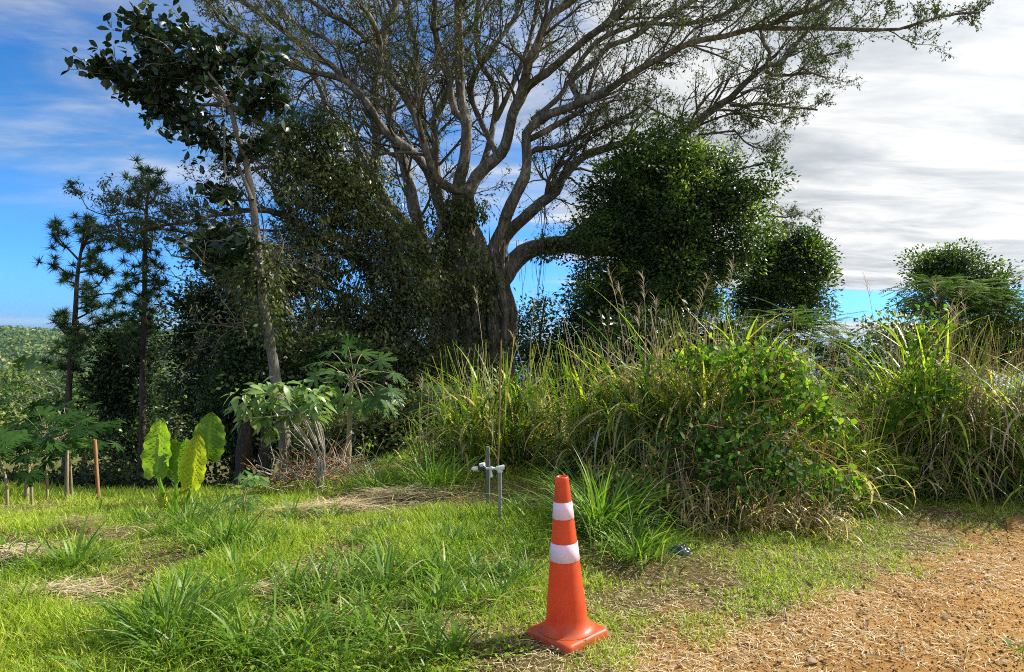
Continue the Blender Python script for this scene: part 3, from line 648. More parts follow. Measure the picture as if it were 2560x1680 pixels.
bushy_tree('background_shrub', 'dark rounded shrub between the banyan trunk and the large round-crowned tree', 'shrub', XY(1480, 21),
    [(1480, 950, 21), (1480, 850, 21), (1480, 780, 21)], np.array([.10, .08, .06, .03]),
    [(1470, 790, 21, 60, 60), (1530, 770, 21, 80, 80), (1450, 860, 21, 90, 60), (1560, 850, 21, 100, 70), (1380, 900, 21, 100, 50)],
    300, 50, .13, MAT['dark'], MAT['barkdark'], 35, spread=.32)
bushy_tree('broadleaf_tree', 'dark dense tree behind the slender pale trunk left of the banyan', 'tree', XY(600, 19),
    [(600, 1150, 19), (600, 1000, 19), (590, 850, 19), (580, 740, 19)], np.array([.28, .25, .2, .15, .08]),
    [(560, 820, 19, 120, 110), (500, 760, 19, 70, 60), (560, 980, 18.5, 125, 130), (640, 900, 18.6, 90, 150), (470, 870, 19, 55, 80), (600, 1100, 18.2, 130, 80), (620, 690, 18.6, 100, 60), (690, 1050, 18, 80, 90), (560, 640, 18.8, 70, 40)],
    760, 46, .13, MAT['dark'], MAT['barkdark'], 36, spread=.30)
bushy_tree('broadleaf_tree', 'dark narrow tree standing between the two pines', 'tree', XY(330, 21),
    [(322, 1150, 21), (318, 1000, 21), (310, 880, 21), (320, 800, 21)], np.array([.2, .17, .14, .1, .05]),
    [(300, 900, 21, 60, 70), (270, 950, 21, 40, 50), (320, 1020, 21, 60, 90), (290, 850, 21, 45, 45), (350, 850, 21, 50, 70), (340, 1130, 20.5, 75, 70), (360, 930, 20.5, 35, 80)],
    430, 44, .14, MAT['dark'], MAT['barkdark'], 37, spread=.30)
bushy_tree('broadleaf_tree', 'small yellowish green tree behind the tall pine and dark narrow tree', 'tree', XY(420, 26),
    [(424, 1150, 26), (424, 1050, 26), (424, 960, 26)], np.array([.14, .12, .1, .05]),
    [(420, 980, 26, 50, 60), (440, 1050, 26, 60, 60), (400, 1100, 26, 50, 50)],
    90, 30, .16, MAT['olive'], MAT['barkslim'], 38, spread=.35)
bushy_tree('broadleaf_tree', 'sunlit green leafy tree on the slope behind the left pine', 'tree', XY(215, 32),
    [(215, 1100, 32), (215, 1000, 32)], np.array([.16, .14, .06]),
    [(215, 990, 32, 60, 60), (170, 1040, 32, 60, 50), (250, 1050, 32, 60, 60), (90, 1060, 31, 90, 45), (30, 1030, 33, 60, 50), (40, 960, 36, 50, 35)],
    330, 40, .22, MAT['forest'], MAT['barkslim'], 39, spread=.55)
for k, (px, d, w_, h_, lab) in enumerate([(60, 16, 120, 75, 'dark undergrowth thicket behind the leftmost papaya trunks'), (230, 17, 120, 85, 'shaded thicket behind the leaning wooden post'), (390, 17, 120, 80, 'shaded thicket behind the giant taro plant'), (560, 16, 110, 60, 'shaded thicket just right of the giant taro plant')]):
    bt = XY(px, d); py = float(840 + (1.6 - bt[2]) / d * FPX) - 12
    bushy_tree('thicket', lab, 'shrub', bt, [(px, py - 30, d), (px + 6, py - h_, d)], np.array([.06, .05, .02]),
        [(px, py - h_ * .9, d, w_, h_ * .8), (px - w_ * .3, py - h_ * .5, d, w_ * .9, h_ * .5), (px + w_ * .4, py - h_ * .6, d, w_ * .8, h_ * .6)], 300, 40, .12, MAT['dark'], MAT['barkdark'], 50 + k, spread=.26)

# thin-stemmed, small-leaved trees and vines crowding the banyan's left side
def vine_tree(label, px0, d, stems, blobs, nclump, per, leaf, seed, mat='olive', group=None):
    g = np.random.default_rng(seed); base = XY(px0, d); t = thing('vine_covered_tree', label, 'tree', base, group)
    mb = MB(); SP = []
    for s_ in stems:
        pts = [P(V_(a), V_(b), d + c) for a, b, c in s_]; gb = np.array([pts[0][0], pts[0][1], height(pts[0][0], pts[0][1]) - .1])
        p, r = limb_mesh(mb, np.array([gb] + pts), np.linspace(.09, .02, len(pts) + 1), 6, .15, .3, seed); SP.append((p, r))
    mb.build('trunk', MAT['barkslim'], t, base)
    mc = MB(); cc = crown(mc, blobs, nclump, per, leaf, g, spread=.27, hang=1.3, tip_bright=.25)
    mc.build('crown', MAT[mat], t, base)
    mt = MB()   # pale bare twigs threaded through the leaves
    sel = cc[g.random(len(cc)) < .33]; N = len(sel)
    Pt, Rt = grow(sel + g.normal(0, .2, (N, 3)), rdir(N, g) * .8 + np.array([0, -.2, .45]), g.uniform(.5, 1.5, N), g.uniform(.008, .016, N), 7, .25, 0, g); mt.add(*tubes(Pt, Rt, 4))
    S, D, L, R = sprout(Pt, Rt, 3, .2, (.4, 1), .5, .6, g); P2, R2 = grow(S, D, L, R, 4, .3, 0, g); mt.add(*tubes(P2, np.maximum(R2, .004), 3))
    mt.build('twigs', MAT['twig'], t, base); return t
vine_tree('tall olive green vine-hung tree against the left side of the banyan trunk', 960, 18,
    [[(960, 1100, 0), (950, 900, 0), (930, 700, 0), (900, 500, 0)], [(1000, 1100, 0), (1010, 900, 0), (990, 700, 0), (980, 560, 0)]],
    [(900, 520, 18, 90, 110), (950, 640, 18, 90, 110), (1020, 700, 17.6, 70, 120), (940, 790, 17.8, 110, 120), (1000, 900, 17.4, 100, 120), (880, 900, 17.6, 100, 110), (950, 1030, 17.2, 130, 90), (1060, 980, 17.4, 60, 110), (860, 440, 18, 70, 60), (1060, 800, 17.5, 50, 100)],
    1050, 40, .115, 61)
vine_tree('olive leaved slender tree between the banyan limbs and the large-leaved tree', 780, 17.5,
    [[(800, 1100, 0), (790, 900, 0), (760, 700, 0), (740, 500, 0), (750, 400, 0)], [(830, 1100, 0), (850, 900, 0), (860, 700, 0)]],
    [(760, 400, 17.5, 90, 80), (800, 330, 17.6, 70, 60), (720, 330, 17.4, 60, 40), (830, 430, 17.6, 80, 70), (770, 520, 17.5, 80, 70), (820, 620, 17.6, 90, 70), (740, 700, 17.3, 100, 80), (840, 800, 17.4, 80, 90), (760, 880, 17, 100, 110), (800, 1020, 17, 120, 90), (690, 790, 17, 60, 60)],
    620, 38, .115, 62)
vine_tree('twiggy yellowish vine-covered tree low on the far left of the banyan', 600, 16.5,
    [[(720, 1100, 0), (700, 900, 0), (640, 750, 0), (560, 640, 0)], [(740, 1100, 0), (720, 900, 0), (700, 700, 0)]],
    [(560, 600, 16.5, 90, 45), (640, 640, 16.5, 90, 50), (700, 680, 16.5, 80, 70), (640, 740, 16.3, 90, 60), (720, 860, 16, 70, 110), (690, 980, 16, 80, 90), (740, 600, 16.6, 60, 50), (650, 700, 12.3, 45, 80), (680, 800, 12.3, 40, 60), (620, 620, 12.3, 50, 30)],
    480, 30, .09, 63)

# bare pale branch reaching left at mid height
def bare_branches():
    g = np.random.default_rng(64); base = XY(760, 15.5); t = thing('leafless_sapling', 'leafless pale-twigged sapling spreading left in front of the dark trees', 'tree', base)
    mb = MB(); PP = []; RR = []
    for pl in [[(760, 1130), (740, 1000), (700, 880), (640, 830), (557, 815), (499, 807), (442, 804), (396, 769)], [(700, 880), (660, 760), (560, 720), (460, 700), (400, 680)], [(740, 1000), (650, 880), (560, 860), (480, 880), (400, 880)],
               [(700, 880), (680, 700), (620, 610), (560, 560), (500, 560)], [(720, 930), (640, 930), (560, 960), (500, 1000)], [(690, 800), (640, 720), (560, 650), (430, 640), (400, 600)], [(730, 950), (780, 840), (800, 740), (790, 660)]]:
        n = len(pl); p, r = limb_mesh(mb, np.array([P(V_(a), V_(b), 15.5 - .3 * i) for i, (a, b) in enumerate(pl)]), np.linspace(.028, .007, n), 6, .1, .25, 3)
        k = np.linspace(0, len(p) - 1, 10).astype(int); PP.append(p[k]); RR.append(r[k])
    PP = np.array(PP); RR = np.array(RR)
    S, D, L, R = sprout(PP, RR, 26, .15, (.4, 1.1), .22, .6, g); P2, R2 = grow(S, D, L, R, 6, .22, .03, g)
    S, D, L, R = sprout(P2, R2, 6, .1, (.4, 1.), .5, .6, g); P3, R3 = grow(S, D, L, R, 4, .25, 0, g)
    mb.add(*tubes(P2, np.maximum(R2, .004), 4)); mb.add(*tubes(P3, np.maximum(R3, .003), 3)); mb.build('branches', MAT['twig'], t, base)
    ml = MB(); n = len(P3); pos = P3[:, -1]; ml.add(*kites(np.repeat(pos, 2, 0), rdir(2 * n, g) + np.array([0, 0, -.5]), rdir(2 * n, g), .08, .035, g.random(2 * n))); ml.build('sparse_leaves', MAT['olive'], t, base)
bare_branches()

# ------------------------------------------------------------------ slender tree with large dark leaves
def build_bigleaf():
    g = np.random.default_rng(41); d = 12.0
    d = 12.6; base = XY(712, d); print('bigleaf depth', d, G(712, 1192))
    t = thing('large_leaved_tree', 'slender pale-trunked tree leaning left with a dark crown of large leaves', 'tree', base)
    mb = MB()
    trunk = [(716, 1215), (711, 1100), (691, 961), (680, 884), (661, 769), (649, 673), (638, 558), (630, 500), (615, 403), (599, 357), (584, 300), (569, 250), (520, 180)]
    rad = np.array([18, 15.5, 13.5, 12, 11.5, 10, 9, 9, 7, 6.2, 5.5, 5, 3]) * d / FPX
    limb_mesh(mb, [P(V_(a), V_(b), d - .1 * i) for i, (a, b) in enumerate(trunk)], rad, 12, .07, .15, 2)
    mb.build('trunk', MAT['barkslim'], t, base)
    lb = MB(); D0 = d - 1
    brs = [[(630, 500), (611, 450), (590, 400), (576, 370), (560, 310), (556, 260)], [(569, 252), (500, 262), (430, 240), (350, 215), (280, 180), (215, 140)], [(575, 270), (500, 200), (430, 130), (370, 70), (330, 25)],
           [(565, 250), (530, 170), (500, 110), (460, 45)], [(569, 250), (600, 190), (640, 140), (665, 118)], [(578, 280), (630, 250), (680, 215), (715, 185)], [(576, 370), (545, 345), (500, 315), (445, 318)],
           [(590, 400), (570, 380), (540, 360), (520, 350)], [(560, 320), (562, 420), (565, 440), (560, 450)], [(622, 500), (590, 500), (560, 480), (545, 490)], [(606, 385), (630, 372), (655, 362), (680, 372)],
           [(560, 290), (470, 290), (400, 268), (360, 240)], [(560, 240), (480, 190), (400, 190), (340, 160)], [(575, 275), (620, 275), (660, 260), (700, 250)], [(540, 200), (560, 130), (545, 80)], [(480, 200), (430, 180), (400, 130), (350, 110)],
           [(640, 560), (590, 590), (520, 625), (465, 640)], [(640, 580), (600, 640), (530, 660), (490, 655)]]
    cp = []
    for k, b in enumerate(brs):
        b = b if k in (0, 8) else b[:-1] + [((b[-1][0] + b[-2][0]) / 2, (b[-1][1] + b[-2][1]) / 2)]; dep = D0 + np.linspace(0, g.uniform(-.8, .8), len(b)); n = len(b)
        p, r = limb_mesh(lb, np.array([P(V_(a), V_(c), dd) for (a, c), dd in zip(b, dep)]), np.linspace(5.5 if k == 0 else 3, 1.2, n) * d / FPX, 6, .08, .15, k)
        if k not in (0, 8): cp.append(p[int(len(p) * .35):])
    # side twigs carrying rosettes
    C = np.concatenate([p[g.integers(0, len(p), int(len(p) * 4.2))] for p in cp]); N = len(C)
    dirs = unit(rdir(N, g) + np.array([-.25, 0, .1])); Pt, Rt = grow(C, dirs, g.uniform(.08, .6, N), np.full(N, .009), 4, .2, .05, g)
    lb.add(*tubes(Pt, np.maximum(Rt, .006), 4)); lb.build('branches', MAT['barkslim'], t, base)
    ml = MB(); tips = np.concatenate([Pt[:, -1], Pt[:, 2], C]); per = 4
    idx = np.repeat(np.arange(len(tips)), per); T = len(idx)
    dd = unit(rdir(T, g) + np.array([-.2, 0, .05])); nn = unit(rdir(T, g) * .8 + np.array([0, 0, .8]))
    ml.add(*leafblades(tips[idx] + dd * .03, dd, nn, g.uniform(.11, .20, T), g.uniform(.075, .125, T), 3, lambda q: np.array([.08, .75, .95, .12]), g.uniform(0, .3, T), .2, 0, np.clip(g.beta(2, 3, T), 0, 1)))
    ml.build('leaves', MAT['bigleaf'], t, base); print('bigleaf leaves', T)
build_bigleaf()

# ------------------------------------------------------------------ pines
def build_pine(label, trunk, rad, brs, seed, d, tuft=.30, nn=60, dens=1.6):
    g = np.random.default_rng(seed); base = XY(trunk[0][0], d); t = thing('pine_tree', label, 'tree', base)
    mb = MB(); pts = [np.array([base[0], base[1], base[2] - .2])] + [P(V_(a), V_(b), d) for a, b in trunk]
    limb_mesh(mb, np.array(pts), np.array([rad[0] * 1.1] + list(rad)), 9, .12, .25, seed); mb.build('trunk', MAT['barkdark'], t, base)
    lb = MB(); tips = []
    for k, b in enumerate(brs):
        n = len(b); dep = d + np.linspace(0, g.uniform(-.9, .9), n)
        p, r = limb_mesh(lb, np.array([P(V_(a), V_(c), q) for (a, c), q in zip(b, dep)]), np.linspace(.035, .012, n), 5, .1, .12, k)
        m_ = int(len(p) * .35); q = p[m_:]
        reps = max(2, int(len(q) * .8 * dens)); s = q[g.integers(0, len(q), reps)]
        e = s + g.normal(0, .2, s.shape) + np.array([0, 0, .1]); tips += [e, p[-1:]]
        lb.add(*tubes(np.stack([s, (s + e) / 2, e], 1), np.full((len(s), 3), .008), 3))
    lb.build('branches', MAT['barkdark'], t, base)
    tips = np.concatenate(tips); idx = np.repeat(np.arange(len(tips)), nn); T = len(idx)
    dr = unit(rdir(T, g) + np.array([0, 0, .35])); ml = MB(); L = tuft * g.uniform(.6, 1.1, T)
    pos = tips[idx] + dr * .01; S = unit(np.cross(dr, rdir(T, g))) * .011
    V = np.stack([pos - S, pos + S, pos + dr * L[:, None] - np.array([0, 0, .02])], 1).reshape(-1, 3)
    ml.add(V, np.arange(T * 3).reshape(-1, 3), np.repeat(np.clip(g.beta(2, 2.5, len(tips))[idx] + g.normal(0, .1, T), 0, 1), 3))
    ml.build('needles', MAT['needle'], t, base); print('pine', len(tips))
build_pine('taller open-branched pine with dark trunk at the far left', [(166, 1110), (168, 1050), (173, 960), (180, 870), (187, 800), (192, 710), (197, 660), (204, 620), (210, 575)], [.10, .095, .085, .08, .07, .06, .05, .04, .02],
    [[(198, 652), (180, 632), (160, 612), (145, 590), (148, 562)], [(165, 620), (145, 605), (134, 590)], [(204, 630), (215, 600), (228, 565), (235, 560)], [(200, 650), (225, 640), (250, 630), (280, 622)], [(210, 610), (240, 600), (270, 596), (300, 612)],
     [(215, 600), (240, 575), (258, 570)], [(196, 690), (170, 684), (150, 670), (132, 664)], [(192, 712), (180, 706), (160, 700), (165, 690)], [(196, 682), (220, 678), (245, 680), (262, 690)], [(198, 668), (225, 655), (250, 660)], [(194, 722), (220, 722), (245, 715), (262, 690)],
     [(192, 742), (225, 742), (260, 735), (300, 735)], [(280, 738), (300, 725), (320, 722)], [(190, 798), (210, 788), (235, 775), (255, 765)], [(190, 772), (215, 768), (240, 762)], [(187, 818), (220, 815), (260, 800), (290, 785)], [(260, 800), (285, 795), (305, 805)],
     [(182, 840), (170, 850), (160, 860)], [(184, 835), (200, 845), (205, 855)], [(183, 850), (160, 830), (145, 812), (136, 805)], [(150, 818), (158, 810)], [(178, 890), (150, 885), (135, 880)], [(176, 910), (155, 912), (148, 905)], [(176, 900), (195, 895), (205, 885)], [(172, 930), (190, 925), (195, 915)], [(180, 870), (175, 860), (190, 862)], [(206, 620), (208, 600), (210, 575)]], 71, 20)
build_pine('straight narrow pine right of the taller open-branched pine', [(354, 1130), (357, 1000), (358, 850), (361, 760), (362, 650), (365, 560), (370, 480), (374, 430)], [.09, .085, .08, .07, .06, .05, .035, .015],
    [[(372, 460 + 0), (374, 445), (375, 428)], [(371, 470), (360, 458), (352, 450)], [(371, 475), (385, 462), (400, 455)], [(370, 500), (350, 485), (335, 470)], [(369, 510), (385, 495), (395, 480)], [(368, 530), (345, 515), (330, 500)], [(365, 600), (345, 610), (335, 620)], [(364, 610), (378, 605), (382, 595)],
     [(363, 640), (375, 645), (384, 655)], [(363, 660), (350, 665)], [(362, 690), (375, 690), (385, 700)], [(361, 705), (345, 700), (335, 690)], [(361, 715), (380, 712), (395, 708)], [(361, 740), (345, 738), (330, 728), (318, 722)], [(360, 755), (375, 745), (378, 735)], [(360, 765), (345, 770), (335, 765)], [(360, 780), (375, 775)],
     [(366, 560), (350, 555)], [(366, 570), (380, 575)], [(358, 850), (340, 855), (320, 850)], [(358, 870), (330, 870), (305, 860)], [(358, 820), (380, 815), (395, 820)], [(358, 890), (340, 880), (315, 885)], [(359, 800), (345, 805), (330, 800)]], 72, 19)

# ------------------------------------------------------------------ palmate leaves (papaya / cassava)
def palmate(mb, C, D, Nn, S, g, tint):
    """palmate lobed leaves: centre, pointing direction, normal, radius"""
    C = np.asarray(C); D = unit(D); Nn = unit(Nn - (Nn * D).sum(-1, keepdims=True) * D); X = np.cross(D, Nn)
    for a in np.radians([-128, -85, -45, 0, 45, 85, 128]):
        T = D * math.cos(a) + X * math.sin(a); s = S * (1 - .28 * abs(a) / 2.2)
        mb.add(*leafblades(C, T, Nn, s, s * .30, 3, lambda q: np.array([.25, .8, 1.0, .05]), .22, .1, 0, tint, g))
        for b, pos in ((.6, .45), (-.6, .45), (.55, .66), (-.55, .66)):
            T2 = D * math.cos(a + b) + X * math.sin(a + b)
            mb.add(*leafblades(C + T * (s * pos)[:, None] - Nn * (.22 * s * pos ** 2)[:, None], T2, Nn, s * .36, s * .11, 2, lambda q: np.array([.6, .9, .05]), .2, .1, 0, tint, g))
def papaya(label, base, trunk_px, d, leaves, rleaf, seed, droop=.4, mat='papaya', r0=.04, group=None, tb=.5):
    g = np.random.default_rng(seed); t = thing('papaya_tree', label, 'tree', base, group)
    mb = MB(); pts = np.array([base - [0, 0, .1]] + [P(V_(a), V_(b), d) for a, b in trunk_px])
    limb_mesh(mb, pts, np.linspace(r0, r0 * .55, len(pts)), 9, .05, .1, seed); mb.build('trunk', MAT['palestem'], t, base)
    top = pts[-1]; C = np.array([P(V_(a), V_(b), d + c) for a, b, c in leaves])
    st = np.linspace(0, 1, 5)[None, :, None]; S = top + g.normal(0, .02, C.shape) + np.array([0, 0, -1]) * g.uniform(0, .25, len(C))[:, None] * r0 * 8
    Q = S[:, None] * (1 - st) + C[:, None] * st + np.array([0, 0, 1]) * (np.sin(st * PI) * .06)
    ms = MB(); ms.add(*tubes(Q, np.full((len(C), 5), r0 * .13), 5)); ms.build('leaf_stalks', MAT['palestem'], t, base)
    out = unit(C - top) + np.array([0, 0, -droop]); nn = np.array([0, 0, 1.0]) + .5 * rdir(len(C), g) + (np.array([0, -1, 0]) * .5)
    ml = MB(); palmate(ml, C, unit(out), nn, rleaf * g.uniform(.75, 1.15, len(C)), g, np.clip(g.normal(tb, .2, len(C)), 0, 1)); ml.build('leaves', MAT[mat], t, base)
    return t
gq = np.random.default_rng(5)
papaya('young papaya tree with thin pale trunk left of the banyan, beside the brush heap', XY(873, 8.6), [(872, 1120), (874, 1040), (876, 980), (880, 945)], 8.6,
    [(800, 905, .2), (830, 880, .4), (870, 868, -.2), (905, 885, .3), (950, 900, 0), (985, 935, .2), (975, 975, -.2), (935, 990, -.4), (905, 1005, -.3), (858, 990, -.2), (905, 1012, .2), (790, 940, 0), (815, 965, .4), (850, 905, .5), (920, 925, .3), (965, 1000, .1), (840, 930, -.5), (890, 910, -.5)], .26, 81)
papaya('low papaya sapling half hidden in shade at the foot of the banyan', XY(1085, 11), [(1083, 1080), (1085, 1010)], 11, [(1050, 985, 0), (1080, 970, .2), (1110, 985, 0), (1130, 1010, .1), (1060, 1015, -.2), (1100, 1020, -.2), (1040, 1010, .2)], .26, 82, mat='papaya', r0=.02)
cas = [((67, 1262), [(67, 1215), (72, 1180), (70, 1160)], 'thick-trunked papaya nearest the left edge of the photo', .05), ((118, 1256), [(118, 1200), (112, 1140), (118, 1100)], 'thin-trunked papaya second from the left edge', .03),
       ((167, 1250), [(167, 1200), (168, 1140), (170, 1100)], 'pale-trunked papaya in front of the taller pine', .05), ((179, 1248), [(178, 1200), (175, 1150), (172, 1120)], 'slimmer papaya trunk close behind the pale-trunked one', .03), ((20, 1268), [(15, 1200), (-5, 1130)], 'papaya partly cut by the left edge of the photo', .03)]
for k, (bp_, tr, lab, r0) in enumerate(cas):
    b = G(*bp_); d = float(np.dot(b - C0, _f)); cx, cy = tr[-1]
    lv = [(cx + gq.normal(0, 58), cy - 30 + abs(gq.normal(0, 24)) * gq.choice([-1, -1, 1]) * 1.1, gq.normal(0, .7)) for _ in range(40)]
    papaya(lab, b, tr, d, lv[:26], .20, 90 + k, r0=r0 * .6, mat='shadetone', tb=.25, group='row of young papayas at the lawn edge')  # dark leaf colour and low tint paint in the shade on this row
    print('papaya d', d)

# ------------------------------------------------------------------ posts, water meter, pole
def post(name, label, cat, bpx, top_py, w, mat, lean=0.0, group=None):
    b = G(*bpx); d = float(np.dot(b - C0, _f)); topp = P(V_(bpx[0] + lean), V_(top_py), d)
    g = np.random.default_rng(int(bpx[0])); mb = MB(); n = 9; t = np.linspace(0, 1, n)
    a = b + np.array([0, 0, -.15]); path = a + (topp - a) * t[:, None] + g.normal(0, w * .05, (n, 3))
    mb.add(*tubes(path, np.full(n, w) * g.uniform(.92, 1.06, n), 5))
    ring = mb.v[-1][-5:]; c = ring.mean(0) + np.array([0, 0, w * .2]); mb.add(np.vstack([ring, c]), [[i, (i + 1) % 5, 5] for i in range(5)])
    o = mb.build(name, mat, None, b, smooth_=False); return tag(o, label, cat, group)
post('wooden_post', 'slim round wooden post standing alone before the shaded thicket on the left', 'post', (250, 1257), 1100, .024, MAT['brownwood'], -14)
post('wooden_stake', 'short grey weathered stake behind the water meter', 'stake', (1221, 1270), 1117, .021, MAT['wood'], -1)
post('bamboo_pole', 'tall thin brown pole behind the water meter standpipe', 'pole', (1243, 1256), 852, .008, MAT['brownwood'], 10)
post('cut_stump', 'thin cut stem stub standing between the papaya trunks', 'stump', (82, 1266), 1218, .015, MAT['palestem'], -3)
for k, (a, b, tpx, lab) in enumerate([((610, 1218), 1110, .16, 'dark shaded tree trunk right of the giant taro'), ((660, 1212), 1080, .13, 'dark trunk just left of the slender pale trunk'), ((845, 1160), 1010, .10, 'thin shaded trunk behind the young papaya')]):
    bb = XY(a[0], 14.5); g = np.random.default_rng(200 + k); t = thing('shade_tree', lab, 'tree', bb)
    mb = MB(); px = a[0]
    limb_mesh(mb, np.array([bb - [0, 0, .2], P(V_(px + 3), V_(1120), 14.5), P(V_(px + 8), V_(1000), 14.6), P(V_(px), V_(900), 14.6)]), np.array([tpx * 1.5, tpx, tpx * .8, tpx * .5]), 10, .25, .2, k)
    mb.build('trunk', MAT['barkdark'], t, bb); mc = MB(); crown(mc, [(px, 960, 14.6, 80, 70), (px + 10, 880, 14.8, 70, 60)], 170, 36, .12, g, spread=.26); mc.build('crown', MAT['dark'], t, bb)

def build_meter():
    b = G(1250, 1302); d = float(np.dot(b - C0, _f)); print('meter d', d)
    t = thing('water_meter', 'white pipe water meter on a grey standpipe in front of the tall grass', 'water meter', b)
    grey = plain('grey_pipe', (0.30, 0.30, 0.28), .55, noise=.4, nscale=30); white = plain('white_fitting', (0.72, 0.73, 0.72), .4, noise=.15, nscale=60)
    black = plain('black_meter_body', (0.03, 0.035, 0.04), .4); brass = plain('brass_tap', (0.55, 0.42, 0.22), .35, metal=.7)
    q = lambda x, y, o=0: P(V_(x), V_(y), d + o)
    top = q(1250, 1172)
    def tube(name, pts, rad, mat, par=t, n=14):
        mb = MB(); p = np.array(pts, float); r = np.array(rad, float)
        mb.add(*tubes(p, r, n))
        for e in (0, -1):
            V = mb.v[0].reshape(len(p), n, 3)[e]; c = p[e]
            mb.add(np.vstack([V, c]), [[i, (i + 1) % n, n] if e else [(i + 1) % n, i, n] for i in range(n)])
        return mb.build(name, mat, par, b if par is t else None)
    tube('standpipe', [b - [0, 0, .2], b + (top - b) * .5, top], [.0155] * 3, grey)
    tube('tee_collar', [q(1250, 1182), q(1250, 1180), q(1250, 1174), q(1250, 1172)], [.017, .021, .021, .018], white)
    tube('tee_fitting', [q(1240, 1171), q(1241, 1171), q(1250, 1170), q(1259, 1168), q(1261, 1168)], [.018, .020, .020, .022, .019], white)
    tube('elbow_cap', [q(1214, 1171), q(1225, 1171), q(1226, 1171), q(1232, 1171), q(1233, 1171), q(1241, 1171)], [.010, .010, .0155, .0155, .011, .011], white)
    tube('tap', [q(1227, 1171), q(1227.5, 1180), q(1227.5, 1181), q(1228, 1193)], [.008, .008, .011, .009], white)
    # meter body with dial, tilted
    tube('meter_body', [q(1194, 1171), q(1196, 1171), q(1205, 1170), q(1212, 1170), q(1214, 1171)], [.012, .024, .028, .024, .012], black)
    tube('meter_neck', [q(1206, 1172), q(1206, 1164)], [.026, .026], black)
    tube('meter_dial', [q(1206, 1165), q(1205, 1160), q(1204.5, 1158)], [.026, .028, .026], white)
    tube('inlet_pipe', [q(1181, 1174), q(1182, 1173), q(1190, 1172), q(1196, 1171)], [.016, .019, .019, .017], white)
    tube('union_nut', [q(1192, 1174), q(1199, 1174)], [.021, .021], brass, n=8)
build_meter()

